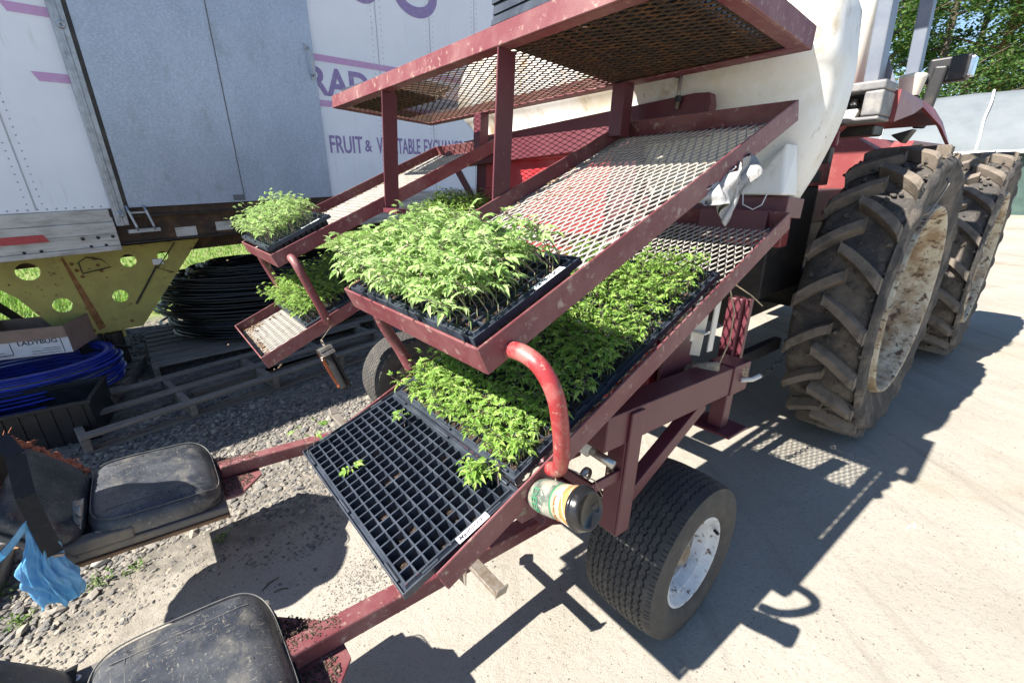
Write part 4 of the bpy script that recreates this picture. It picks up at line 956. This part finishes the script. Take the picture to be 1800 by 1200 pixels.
cpart('crumpled_wrap',[(-.150,.0),(-.148,.034),(-.12,.040),(-.085,.0415),(-.064,.0405),(-.062,.038)],mat('crumpled_label_paper',(.25,.24,.2),.75,noise=(26,(.07,.09,.075),.46,.56),spots=(18,(.42,.41,.36),.6,.64),bump=.003,bscale=40))
cpart('cup_lid',[(-.001,.0445),(-.001,.0485),(.004,.0495),(.007,.048),(.0075,.0465),(.012,.0455),(.022,.041),(.024,.039),(.0235,.036),(.019,.034),(.0185,.0)],LIDM)
b=MB(); b.box((-.004,.012,.0185),(.004,.022,.0205)); b.box((-.007,.0215,.0185),(.007,.03,.0195)); xf(b,cm); b.build('sip_hole',BLK2,cup,bevel=.001)
# swirl lines on the sleeve and lettering round the wrap
b=MB()
for k in range(5):
    b.tube([cm@Vector(((.0438+.0012*t)*math.cos(a0+t*1.3),(.0438+.0012*t)*math.sin(a0+t*1.3),-.024+.021*t)) for a0 in (k*1.25,) for t in [i/10 for i in range(11)]],.0006,4)
b.build('sleeve_swirl',CUPW,cup)
def wraptext(s,rad,z0,size,a0,m,par):
    b_=text('lettering',s,size,m,par,I4,.0004,1,.0003)
    vs=b_.data.vertices
    for v in vs:
        x,y,z=v.co; a=a0+x/rad; rr=rad+z+.0006
        p=cm@Vector((rr*math.cos(a),rr*math.sin(a),z0+y)); v.co=p
import bpy
wraptext('DEEP',.0415,-.118,.027,-2.5,GREENI,cup); wraptext('DEEP',.0415,-.118,.027,.0,GREENI,cup); wraptext('THANK YOU  PLEASE',.0425,-.045,.0065,-2.4,RUST,cup)
b=MB(); iM=(M@T(2.035,-.285,-1.0)).inverted()@M
P=[iM@Vector(p) for p in ((1.965,-.285,-.935),(1.99,-.30,-.945),(2.0,-.29,-.955),(1.985,-.285,-.965),(2.0,-.28,-.972),(2.02,-.26,-.965),(2.045,-.25,-.975))]
b.tube(P,.0018,6)
for k in range(4): b.tube([P[4]+Vector((rnd.uniform(-.015,.015),rnd.uniform(-.015,.015),rnd.uniform(-.012,.012))) for q_ in range(5)],.0012,5)
b.tube([iM@Vector(p) for p in ((1.97,-.27,-.93),(2.03,-.23,-.95),(2.04,-.21,-.99),(2.03,-.22,-1.0))],.0012,5)
b.build('hanging_wire',STL,cup)
kn=empty('leather_case',M@T(.62,-.27,-1.14)@Matrix.Scale(1.2,4),'black leather case with orange inner edge hanging by a ring under the far shelves','tool case')
kd=Matrix.Rotation(R(-14),4,'Y')@Matrix.Rotation(R(20),4,'X')
b=MB(); prof=[]
b.grid(lambda i,j:(.028*math.cos(math.pi*i)*(1-.35*j),-.018*math.sin(math.pi*i),.075-.165*j),12,12); b.grid(lambda i,j:(.028*math.cos(math.pi*i)*(1-.35*j),.004+.012*math.sin(math.pi*i),.075-.165*j),12,12); xf(b,kd); b.build('case_body',STRAP,kn,smooth=True,solid=.003)
b=MB(); b.grid(lambda i,j:(-.030-.012*math.sin(math.pi*j)+.012*j+.003*i,-.024+.034*i,.07-.15*j),4,14); xf(b,kd); b.build('orange_edge',ORNG,kn,smooth=True,solid=.006)
b=MB(); b.box((-.03,-.024,.055),(.03,.02,.068)); b.box((-.03,-.026,.073),(.028,.02,.084)); b.lathe([(0,.008),(.004,.007),(.005,0)],'y',12,(.005,-.03,.05)); xf(b,kd); b.build('case_clasp',ZN,kn,bevel=.001)
b=MB(); b.tube([kd@Vector((.01+.012*math.cos(a),0,.1+.012*math.sin(a))) for a in [k*math.pi/8 for k in range(16)]],.0016,6,close=True); b.tube([kd@Vector((.01,0,.112)),Vector((.0,.0,.16)),Vector((-.01,-.01,.19))],.0012,5); b.tube([Vector((.02,-.02,.185)),Vector((-.02,-.01,.195)),Vector((-.03,-.01,.187))],.0015,5); b.build('case_ring',STL,kn,smooth=True)
# rag hanging below the upper main shelf rail
rr=random.Random(11); b=MB(); f1=[rr.uniform(0,6) for k in range(8)]
def ragf(i,j):
    v=.165+.215*i; top=-.377+.5127*(v-.165)+.004; hang=.035+.105*math.exp(-((i-.62)/.28)**2)
    z=top-hang*j+.006*math.sin(i*13+f1[3])*j; v2=v-.018*j*(1 if i>.5 else .3)+.006*math.sin(j*8+i*6)
    x=.012*math.sin(i*8+j*2.5+f1[1])+.010*math.sin(i*17-j*2+f1[2])+.004*math.sin(i*31+j*4)+.012*j
    return (x,v2,z)
b.grid(ragf,60,44); b.grid(lambda i,j:(ragf(1-i,j)[0]-.02+.008*math.sin(j*11+i*6),.545-ragf(1-i,j)[1],ragf(1-i,j)[2]-.01) if False else (ragf(i,j)[0]-.018+.008*math.sin(j*11+i*6),ragf(i,j)[1]+.008,ragf(i,j)[2]*.995+.004),20,20)
o=b.build('rag',CLOTH,world=M@T(1.955,0,0),smooth=True,solid=.0015); tag(o,'crumpled dirty white rag tucked under the nearest upper shelf rail','cloth')
# blue bag on the far seat, black strap over it
b=MB(); f2=[rr.uniform(0,6) for k in range(8)]
def bagf(i,j):
    a=2*math.pi*i; neck=.008+.033*min(1,(j*1.5))**.9+.008*math.sin(j*3.1); r1=neck*(1+.12*math.sin(a*3+f2[0]+j*2)+.10*math.sin(a*7+f2[1]+j*4)+.09*math.sin(a*13+f2[2]-j*7)+.07*math.sin(a*5-j*23+f2[3])+.05*math.sin(a*19+j*11)+.03*math.sin(a*29-j*31))
    return (.75*r1*math.cos(a)+.012*j,r1*math.sin(a)*1.05+.022*j+.006*math.sin(j*9),-.25*j-.010*math.sin(a*4+f2[4])*j-.006*math.sin(a*9)*j)
b.grid(bagf,150,80); b.grid(lambda i,j:(.01+.015*(i-.5)*j,-.13*j,-.02*math.sin(j*3)-.09*j+.025*i+.008*math.sin(i*7+j*9)),8,16)
o=b.build('plastic_bag',BAG,world=M@T(.862,-1.212,-1.362),smooth=True,solid=.0006); tag(o,'crumpled translucent blue plastic bag hanging beside the far seat','bag')
b=MB()
P=[Vector(p) for p in ((.70,-1.25,-1.14),(.78,-1.215,-1.17),(.85,-1.205,-1.27),(.872,-1.19,-1.37),(.885,-1.178,-1.455))]
for i in range(4): b.beam(P[i],P[i+1],.04,.004,(1,.3,.3))
o=b.build('strap',STRAP,world=M); tag(o,'flat black nylon strap end hanging over the blue bag','strap')
b=MB(); b.box((-.021,-.003,-.008),(.021,.003,.0)); b.build('strap_tip',STL,o).matrix_local=Matrix.Translation((.886,-1.177,-1.455))@Matrix.Rotation(R(70),4,'Z')
b=MB()
def jk(i,j):
    a=2*math.pi*i; r0=.13*math.sin(math.pi*(.06+.94*j))**.5; r0*=1+.13*math.sin(a*3+j*5)+.08*math.sin(a*7-j*9)+.05*math.sin(a*11+j*14)
    return (r0*1.25*math.cos(a)+.02*math.sin(j*7),r0*1.15*math.sin(a),.30-.52*j)
b.grid(jk,60,34)
o=b.build('jacket',STRAP,world=M@T(.66,-1.44,-1.28),smooth=True); tag(o,'black jacket bundled over the backrest of the far seat','jacket')
b=MB(); b.grid(lambda i,j:(.11+.02*math.sin(j*8),-.06+.05*i,.12-.10*j),8,8); b.build('white_lining',CLOTH,o,solid=.004)
# pad on the ground at the left edge
b=MB(); cushion(b,.5,.42,.09,puff=.03); o=b.build('old_seat_pad',VINYL,world=frame2(-2.25,1.22,35,.0),smooth=True); tag(o,'worn mottled seat pad lying on gravel at the left edge','seat pad')
b=MB(); b.box((-.25,-.21,0),(.25,.21,.018)); b.build('pad_board',BROWNW,o,bevel=.003)
# twigs and litter
b=MB(); b.tube([(0,0,.004),(.02,.012,.006),(.045,.01,.004),(.06,.03,.004)],.003,5); tag(b.build('white_string',LABEL,world=T(1.70,1.52,.0)),'scrap of white string lying on bare dirt','string')
for (x,y,a,L,lab) in ((-.98,1.28,60,.07,'dry twig on dirt between the two seats'),(-.93,1.27,20,.05,'shorter dry twig beside the longer one between the seats')):
    b=MB(); b.tube([(0,0,.004),(L*.5,.006,.006),(L,0,.004)],.0025,5); tag(b.build('twig',BARK,world=frame2(x,y,a)),lab,'twig')
# ================================================================ WATER TANK
def lerp(tab,w):
    if w<=tab[0][0]: return tab[0][1]
    for (a,x),(b_,y) in zip(tab,tab[1:]):
        if w<=b_: t=(w-a)/(b_-a); return x+(y-x)*t
    return tab[-1][1]
uLt=[(-.352,.30),(-.10,.19),(.02,.07),(.10,.01),(.2,.0),(.33,.05),(.42,.2),(.46,.45)]
uRt=[(-.352,1.885),(-.25,1.925),(-.10,1.96),(.05,1.965),(.2,1.945),(.33,1.88),(.42,1.72),(.46,1.5)]
vFt=[(-.352,.80),(-.30,.775),(-.15,.74),(-.03,.705),(.0,.69),(.04,.655),(.08,.64),(.12,.635),(.25,.65),(.35,.69),(.42,.76),(.46,.85)]
vBt=[(-.352,1.04),(.0,1.1),(.3,1.1),(.42,1.04),(.46,1.0)]
b=MB(); ws=[-.352,-.345,-.32,-.27,-.2,-.14,-.08,-.03,.0,.02,.04,.06,.08,.1,.14,.2,.26,.31,.35,.39,.42,.44,.455,.46]
def tk(i,w):
    a=2*math.pi*i; ca,sa=math.cos(a),math.sin(a); ex=4.2
    uL,uR,vF,vB=lerp(uLt,w),lerp(uRt,w),lerp(vFt,w),lerp(vBt,w)
    x=(uL+uR)/2+(uR-uL)/2*math.copysign(abs(ca)**(2/ex),ca); y=(vF+vB)/2+(vB-vF)/2*math.copysign(abs(sa)**(2/ex),sa)
    return (x,y,w)
N=96
vs=[tk(i/N,w) for w in ws for i in range(N)]
fs=[(k*N+i,k*N+(i+1)%N,(k+1)*N+(i+1)%N,(k+1)*N+i) for k in range(len(ws)-1) for i in range(N)]+[tuple(range(N-1,-1,-1)),tuple((len(ws)-1)*N+i for i in range(N))]
b.add(vs,fs)
tk_o=b.build('water_tank',TANKM,world=M,smooth=True); tag(tk_o,'big stained white plastic water tank behind the tray shelves','water tank')
b=MB()
pts_=[(1.80,.76,-.351),(1.935,.74,-.351),(1.93,.685,-.351),(1.945,.80,-.09),(1.925,.71,-.13),(1.83,.70,-.351)]
b.add([(1.77,.80,-.351),(1.78,.72,-.353),(1.915,.72,-.353),(1.92,.82,-.351),(1.885,.735,-.205),(1.90,.79,-.20),(1.83,.75,-.25)],[(0,1,6),(1,4,6),(1,2,4),(2,3,5,4),(0,3,2,1)])
b.build('tank_foot',TANKM,tk_o,bevel=.008,seg=3)
b=MB(); b.tube([(1.80,.70,-.35),(1.81,.69,-.385),(1.845,.69,-.40),(1.87,.69,-.385),(1.875,.70,-.352)],.0018,5); b.build('tank_string',LABEL,tk_o)
b=MB(); b.lathe([(0,.17),(.03,.17),(.04,.15),(.05,.0)],'z',32,(1.0,.9,.46)); b.build('tank_lid',BLK2,tk_o,smooth=False)
# ================================================================ TRACTOR (x outward right, y forwards, z up)
tc_=empty('tractor',TRC,'red farm tractor with mud-caked lugged tyres in front of the white tank','tractor')
def tpart(name,m,fn,bevel=.006,seg=2,smooth=False,solid=0):
    b=MB(); fn(b)
    if name in WHOLE: return b.build(name,m,tc_,bevel=bevel,seg=seg,smooth=smooth,solid=solid)
    return build_each(b,name,m,tc_,bevel=bevel,seg=seg,smooth=smooth,solid=solid)[0]
def bigwheel(loc,yaw,side=1,proto=None):
    wm=Matrix.Translation(loc)@Matrix.Rotation(yaw,4,'Z')@Matrix.Rotation(math.pi if side<0 else 0,4,'Z')
    if proto:
        w=proto.copy(); COL.objects.link(w); w.parent=tc_; w.matrix_local=wm
        for c in proto.children: d=c.copy(); COL.objects.link(d); d.parent=w
        return w
    Rt,Wt=.755,.335; rn=random.Random(4)
    b=MB(); P=[(-Wt+.03,.52),(-Wt-.0,.60),(-Wt-.005,.68),(-Wt+.03,.722),(-Wt+.08,.728),(-Wt*.5,.738),(-.08,.728),(-.03,.722),(.005,.68),(.0,.60),(-.02,.545),(-.035,.515)]
    b.lathe(P,'x',120)
    rr=random.Random(2)
    b.v=[(v[0],v[1]*(1+.0035*math.sin(v[0]*31+math.atan2(v[2],v[1])*23)+rr.uniform(-.0025,.0025)),v[2]*(1+.0035*math.sin(v[0]*27+math.atan2(v[2],v[1])*19)+rr.uniform(-.0025,.0025))) for v in b.v]
    w=b.build('wheel',MUD,tc_,smooth=True); w.matrix_local=wm
    nl=20
    for half in (0,1):
        for k in range(nl):
            b=MB(); base=2*math.pi*(k+.5*half)/nl; st_=12; wd=.042+rn.uniform(-.003,.003); hh=.05
            rows=[]
            for i in range(st_+1):
                t=i/st_; 
                x=-Wt/2+(-.028 if half else .028)*(1-t)+( (Wt/2-.012)*t if half else -(Wt/2-.012)*t)
                ang=base-(.115*t+.075*t*t)
                rc_=.738-.012*t*t-.045*max(0,t-.9)*10*.35
                ro=.792-.006*t-.03*max(0,t-.93)*6
                da=(wd*(1+.35*t))/.76
                for (a_,r_) in ((ang-da*.62,rc_),(ang-da*.48,ro),(ang+da*.48,ro),(ang+da*.62,rc_)): rows.append((x,-r_*math.sin(-a_),r_*math.cos(a_)))
            fs=[(i*4+j,i*4+j+1,(i+1)*4+j+1,(i+1)*4+j) for i in range(st_) for j in range(3)]+[(0,1,2,3),(st_*4+3,st_*4+2,st_*4+1,st_*4)]
            b.add(rows,fs); b.build('lug',MUDL,w,bevel=.004,seg=2)
    # shoulder band with raised ribs, one surface
    b=MB(); vs=[];n_=nl*8
    for k in range(n_):
        a=2*math.pi*k/n_-.12; bump=.010*max(0,math.cos(a*nl+math.pi))**.7 if math.cos(a*nl+math.pi)>0 else 0
        for (x_,r_) in ((-.012,.735),(.0035+bump,.715),(.0065+bump*1.2,.68),(.003,.645)): vs.append((x_,r_*math.sin(a),r_*math.cos(a)))
    b.add(vs,[(k*4+q,((k+1)%n_)*4+q,((k+1)%n_)*4+q+1,k*4+q+1) for k in range(n_) for q in range(3)]); b.build('shoulder_rib',MUD,w,smooth=True)
    b=MB(); b.lathe([(-.035,.515),(-.005,.505),(.004,.50),(-.002,.49),(-.03,.478),(-.075,.470),(-.085,.455),(-.12,.448),(-.20,.445),(-.205,.43),(-.29,.42),(-.30,.34),(-.27,.30),(-.26,.18),(-.22,.16),(-.21,.0)],'x',96)
    b.build('rim',RIMD,w,smooth=True)
    b=MB()
    for k in range(8):
        a=k*math.pi/4; b.lathe([(-.26,.02),(-.225,.02),(-.222,.0)],'x',6,(0,.235*math.cos(a),.235*math.sin(a)))
    b.lathe([(-.22,.1),(-.12,.09),(-.1,.07),(-.1,0)],'x',24); b.build('hub',REDT,w)
    # dried mud clods on tread
    b=MB()
    for q_ in range(260):
        a=rn.uniform(0,6.28); x=rn.uniform(-Wt,0); i0=len(b.v); stone(0,0,rn.uniform(.006,.018),b,.6)
        for z_ in range(i0,len(b.v)):
            v=b.v[z_]; r_=.742+v[2]; b.v[z_]=(x+v[0],r_*math.sin(a)+v[1]*math.cos(a),r_*math.cos(a)-v[1]*math.sin(a))
    b.build('mud_clod',MUD,w)['kind']='stuff'; return w
bw=bigwheel((0,0,.79),0)
bigwheel((.07,1.95,.79),R(1),1,bw)
bigwheel((-2.2,0,.79),0,-1,bw); bigwheel((-2.25,1.95,.79),0,-1,bw)
tpart('axle_housing',BLKM,lambda b:(b.tube([(-1.9,0,.79),(-.25,0,.79)],.13,20),b.tube([(-1.9,1.95,.79),(-.25,1.95,.79)],.11,20)),bevel=0,smooth=True)
tpart('rear_body',BLKM,lambda b:(b.box((-1.45,-.35,.55),(-.78,2.9,1.15)),b.box((-1.5,-.85,.88),(-.44,-.351,1.40)),b.box((-1.2,-1.0,.72),(-.75,-.851,1.0)),b.box((-1.55,-.30,1.15),(-.66,.9,1.35))))  # body boxes, their black standing in for deep shade under the tank
tpart('side_panel',REDT,lambda b:(b.box((-1.66,-.93,1.401),(-.42,-.30,1.58)),b.box((-.62,-.93,1.15),(-.36,-.8505,1.4005))))
tpart('panel_groove',BLKM,lambda b:(b.box((-.40,-.934,1.18),(-.396,-.9302,1.40)),b.box((-.475,-.934,1.18),(-.471,-.9302,1.40))),bevel=0)
tpart('hood',REDT,lambda b:(b.prism([(-1.7,1.10),(-1.7,1.60),(-1.55,1.70),(-.70,1.70),(-.55,1.60),(-.55,1.10)],.95,3.3,'y'),))
tpart('front_fender',REDT,lambda b:(b.prism([(1.0,1.50),(1.25,1.66),(2.3,1.66),(2.65,1.5),(2.65,1.47),(2.28,1.63),(1.26,1.63),(1.0,1.47)],-.54,-.42,'x'),))
# right fender
def fend(b):
    xi,xo,xt=-.74,-.135,-.075
    top=[(-.60,1.775),(-.30,1.765),(.05,1.745),(.30,1.70)]
    for (y0,z0),(y1,z1) in zip(top,top[1:]):
        b.add([(xi,y0,z0),(xo,y0,z0),(xo,y1,z1),(xi,y1,z1),(xi,y0,z0-.012),(xo,y0,z0-.012),(xo,y1,z1-.012),(xi,y1,z1-.012)],[(0,1,2,3),(7,6,5,4),(0,3,7,4)])
    # outer skirt
    sk=[(-.60,1.775,1.655),(-.34,1.767,1.70),(-.22,1.762,1.735) ,(.0,1.75,1.66),(.05,1.745,1.63),(.30,1.70,1.57)]
    ox=[.0,.004,.006,.05,.06,.06]
    for k,((y0,z0,l0),(y1,z1,l1)) in enumerate(zip(sk,sk[1:])):
        a0,a1=ox[k],ox[k+1]
        b.add([(xo,y0,z0),(xo+a0,y0,l0),(xo+a1,y1,l1),(xo,y1,z1),(xo-.014,y0,z0-.014),(xo-.014+a0,y0,l0),(xo-.014+a1,y1,l1),(xo-.014,y1,z1-.014)],[(0,1,2,3),(7,6,5,4),(1,5,6,2)])
    b.add([(xo,-.60,1.775),(xo,-.60,1.655),(xi,-.60,1.655),(xi,-.60,1.775)],[(0,1,2,3)])
tpart('fender',REDT,fend,bevel=0)
tpart('fender_underside',BLKM,lambda b:(b.prism([(-.59,1.76),(.25,1.69),(.30,1.50),(-.1,1.62),(-.35,1.60),(-.55,1.45),(-.62,1.2),(-.66,1.2),(-.66,1.64),(-.59,1.655)],-.745,-.66,'x'),b.box((-.66,-.59,1.61),(-.20,-.45,1.652)),b.prism([(-.2,1.62),(-.12,1.64),(-.15,1.58)],-.33,-.25,'y')))
tpart('light_housing',mat('grey_weathered_plastic',(.13,.13,.14),.55,noise=(18,(.24,.23,.22),.42,.65)),lambda b:(b.box((-.75,-.76,1.765),(-.150,-.601,1.80)),b.box((-.75,-.76,1.655),(-.150,-.601,1.672)),b.box((-.215,-.76,1.6725),(-.150,-.601,1.7645)),b.box((-.75,-.63,1.6725),(-.2155,-.601,1.7645))),bevel=.012,seg=3)
tpart('lamp_backplate',BLKM,lambda b:b.box((-.74,-.655,1.673),(-.217,-.6305,1.764)),bevel=0)
tpart('lamp_panel',CUPW,lambda b:(b.prism([(-.55,1.676),(-.55,1.708),(-.245,1.712),(-.24,1.70),(-.25,1.676)],-.70,-.66,'y'),b.box((-.40,-.715,1.68),(-.31,-.7005,1.705))),bevel=.003)
tpart('tail_lamp',CHROME,lambda b:(b.lathe([(0,.02),(-.015,.018),(-.022,.01),(-.025,0)],'y',18,(-.27,-.656,1.735)),b.lathe([(0,.02),(-.015,.018),(-.022,.01),(-.025,0)],'y',18,(-.40,-.656,1.735)),b.lathe([(0,.009),(-.012,.008),(-.013,0)],'y',12,(-.36,-.656,1.735))),bevel=0,smooth=True)
tpart('lamp_socket',TWINE,lambda b:b.lathe([(0,.012),(-.015,.012),(-.018,.006)],'y',14,(-.35,-.715,1.692)),bevel=0,smooth=True)
tpart('amber_lens',ORNG,lambda b:b.box((-.228,-.69,1.718),(-.205,-.66,1.73)),bevel=.003)
tpart('red_reflector',LENSR,lambda b:b.box((-.46,-.76,1.565),(-.275,-.735,1.635)),bevel=.008,seg=3)
tpart('reflector_bracket',BLKM,lambda b:(b.box((-.60,-.735,1.50),(-.30,-.70,1.652)),b.box((-.74,-.74,1.42),(-.36,-.60,1.47))),bevel=.004)
tpart('panel_under_lamp',REDT,lambda b:b.prism([(-.72,1.652),(-.28,1.652),(-.42,1.50),(-.70,1.47)],-.699,-.64,'y'))
# roll-over posts, pipes, seat
tpart('roll_bar_post',GREYP,lambda b:(b.beam((-.285,-.42,1.78),(-.32,-.46,3.1),.055,.09,(0,1,0)),b.prism([(-.345,1.79),(-.20,1.79),(-.27,1.95)],-.36,-.355,'y')),bevel=.006)
tpart('roll_bar_post',GREYP,lambda b:b.beam((-.33,.42,1.72),(-.38,.40,3.1),.06,.07,(0,1,0)),bevel=.006)
tpart('roll_bar_top',GREYP,lambda b:(b.box((-1.9,-.52,3.1),(-.28,-.40,3.2)),b.box((-1.9,.35,3.1),(-.28,.45,3.2))))
tpart('white_exhaust',CUPW,lambda b:b.tube([(-.40,-.30,1.75),(-.41,-.30,2.3),(-.425,-.30,2.6)],.04,20),bevel=0,smooth=True)
tpart('seat_back',BLKM,lambda b:b.box((-.58,-.35,1.70),(-.41,-.20,2.02)),bevel=.04,seg=4)
tpart('breather_cup',CREAM,lambda b:b.lathe([(0,.04),(.07,.052),(.085,.055),(.09,.05),(.10,.0)],'z',28,(-.22,-.10,1.80)),bevel=0,smooth=True)
tpart('breather_base',BLKM,lambda b:b.lathe([(0,.038),(.05,.038),(.05,0)],'z',28,(-.22,-.10,1.76)),bevel=0,smooth=True)
tpart('work_lamp',BLKM,lambda b:(b.beam((-.24,.35,1.68),(-.21,.35,1.98),.06,.025,(0,1,0)),b.box((-.27,.36,1.90),(-.10,.44,2.02))),bevel=.012,seg=3)
tpart('lamp_lens',CHROME,lambda b:b.box((-.105,.355,1.915),(-.085,.43,2.005)),bevel=.004)
tpart('wire',STL,lambda b:(b.tube([(-.02,-.02,1.46),(.02,-.10,1.40),(.01,-.30,1.28),(-.04,-.34,1.245),(-.05,-.345,1.25)],.004,6),b.tube([(.0,-.5,.86),(.02,-.49,.90)],.003,5)),bevel=0)
# ================================================================ BACKGROUND: greenhouse, cart, trees
A=Vector((11.4,19.7,0)); B=Vector((20.5,10.6,0)); dd=(B-A); Lg=dd.length; dd.normalize(); aw_=Vector((.7071,.7071,0))
gm=Matrix.Translation(A)@Matrix(((dd.x,aw_.x,0,0),(dd.y,aw_.y,0,0),(0,0,1,0),(0,0,0,1)))
gh=empty('greenhouse',gm,'long greenhouse covered in grey-blue plastic film below the trees','greenhouse')
z0_,z1_=1.9,3.95
b=MB()
def ghf(i,j):
    a=math.pi*j; x=i*Lg; sag=.035*abs(math.sin(x*math.pi/2.6)); y=2.2-2.2*math.cos(a); z=z0_+(z1_-z0_-sag)*(1-abs(1-2*j))**.92
    return (x,y+ .04*math.sin(x*3+j*9),z)
b.grid(ghf,120,28); b.build('film_cover',TARP,gh,smooth=True)
b=MB()
for k in range(5):
    x=.4+k*2.6; b.tube([(x+.02*math.sin(q_),2.2-2.24*math.cos(math.pi*q_/20),z0_+(z1_-z0_+.03)*(1-abs(1-q_/10))**.92+.01 if q_ else z0_-.3) for q_ in range(0,21)],.035,6)
b.tube([(0,-.04,z0_+.03),(Lg,-.04,z0_+.03)],.06,8); b.build('white_strap',TARPW,gh,smooth=True)
b=MB(); b.box((0,.3,0),(Lg,.34,z0_-.05)); b.box((0,4.2,0),(Lg,4.24,z0_)); build_each(b,'shade_wall',DKGRN,gh)
b=MB()
for k in range(5): b.box((.4+k*2.6-.05,-.03,0),(.4+k*2.6+.05,.07,z0_)); 
build_each(b,'side_post',STL,gh)
vn=empty('white_trailer_cart',frame2(15.9,13.5,-48),'small white box cart standing before the greenhouse at the right edge','cart')
b=MB(); b.box((0,0,.40),(2.6,1.4,1.15)); b.box((.1,.05,1.15),(.9,1.3,1.28)); b.build('cart_body',VANW,vn,bevel=.04)
b=MB(); b.box((-.02,.2,.3),(2.62,1.2,.399)); b.box((.35,-.02,.82),(.55,-.0005,.98)); b.box((1.3,-.02,.82),(1.5,-.0005,.98)); b.build('cart_chassis',BLKM,vn)
b=MB(); b.box((.2,.1,1.281),(.45,.4,1.5)); b.build('blue_box',BLUE,vn,bevel=.02)
for x in (.5,2.1):
    for y in (.0,1.25):
        b=MB(); b.lathe([(0,.12),(0,.28),(.03,.31),(.13,.31),(.15,.28),(.15,.12)],'y',24,(x,y-.05,.31)); b.build('wheel',RUB,vn,smooth=True)
def tree_mesh(seed,H,crown,n_leaf,base=.28):
    r=random.Random(seed); tb=MB(); lb=MB(); tips=[]
    tr_=[(r.uniform(-.15,.15)*k/8,r.uniform(-.15,.15)*k/8,H*.95*k/8) for k in range(9)]; tb.tube(tr_,[.26-.027*k for k in range(9)],10)
    for k in range(30):
        t=r.uniform(base,.95); p=Vector(tr_[int(t*8)])+ (Vector(tr_[min(8,int(t*8)+1)])-Vector(tr_[int(t*8)]))*((t*8)%1); a=r.uniform(0,6.28); L=crown*(1.15-t*.75)*r.uniform(.6,1.1)
        d=Vector((math.cos(a),math.sin(a),r.uniform(.05,.6))).normalized(); q_=[p,p+d*L*.35+Vector((0,0,.05)),p+d*L*.7+Vector((0,0,L*.08)),p+d*L+Vector((0,0,L*.1))]; tb.tube(q_,[.07,.05,.03,.012],5)
        for s in range(7):
            u=r.uniform(.25,1.05); tips.append((p+d*L*u+Vector((r.gauss(0,.35),r.gauss(0,.35),r.gauss(0,.35))),r.uniform(.35,.85)))
    for i in range(n_leaf):
        c,s=tips[r.randrange(len(tips))]; p=c+Vector((r.gauss(0,s*.5),r.gauss(0,s*.5),r.gauss(0,s*.38))); L=r.uniform(.06,.13)
        n=Vector((r.gauss(0,.6),r.gauss(0,.6),1)).normalized(); x=n.orthogonal().normalized(); x=(Matrix.Rotation(r.uniform(0,6.28),3,n)@x); y=n.cross(x)
        lb.add([p-x*L,p+y*L*.6-n*L*.1,p+x*L,p-y*L*.6-n*L*.1],[(0,1,2,3)])
    return tb,lb
protos=[]
for k,(sd_,H_,cr_,nl_) in enumerate(((1,15,4.6,10500),(2,13,3.8,8500),(3,16.5,4.4,10500))):
    tb,lb=tree_mesh(sd_,H_,cr_,nl_,.16); protos.append((mk(tb,'trunkm%d'%k,BARK),mk(lb,'crownm%d'%k,LEAFT)))
def tree(x,y,pi,rot,sc,label,bark=None):
    e=empty('tree',Matrix.Translation((x,y,0))@Matrix.Rotation(rot,4,'Z')@Matrix.Scale(sc,4),label,'tree','trees behind the greenhouse')
    t=bpy.data.objects.new('trunk',protos[pi][0]); COL.objects.link(t); t.parent=e
    if bark: t.data=t.data.copy(); t.data.materials[0]=bark
    c=bpy.data.objects.new('crown',protos[pi][1]); COL.objects.link(c); c.parent=e
def pol(az,D): return (math.sin(R(az))*D,math.cos(R(az))*D)
for (az,D,pi,rot,sc,lab,bk) in ((35.2,31,0,.3,1.0,'dense dark tree behind the roll bar post nearest the tank',None),(38.6,37,1,2.1,1.1,'dense tree between the two roll bar posts',None),(40.6,32,2,4.0,.95,'broad leafy tree just right of the second roll bar post',None),(42.6,43,0,1.0,1.1,'dark-trunked tree behind the tractor work lamp',None),(44.2,36,2,5.2,1.0,'tree with a bare orange trunk over the greenhouse film',BARKO),(47.2,41,1,.7,1.15,'light leafy tree near the right edge of the photo',None),(50.0,35,0,3.3,1.0,'rightmost tree, cut off by the right edge',None),(32.6,40,2,2.0,1.0,'leftmost tree peeking past the tank edge',None)):
    x,y=pol(az,D); tree(x,y,pi,rot,sc,lab,bk)
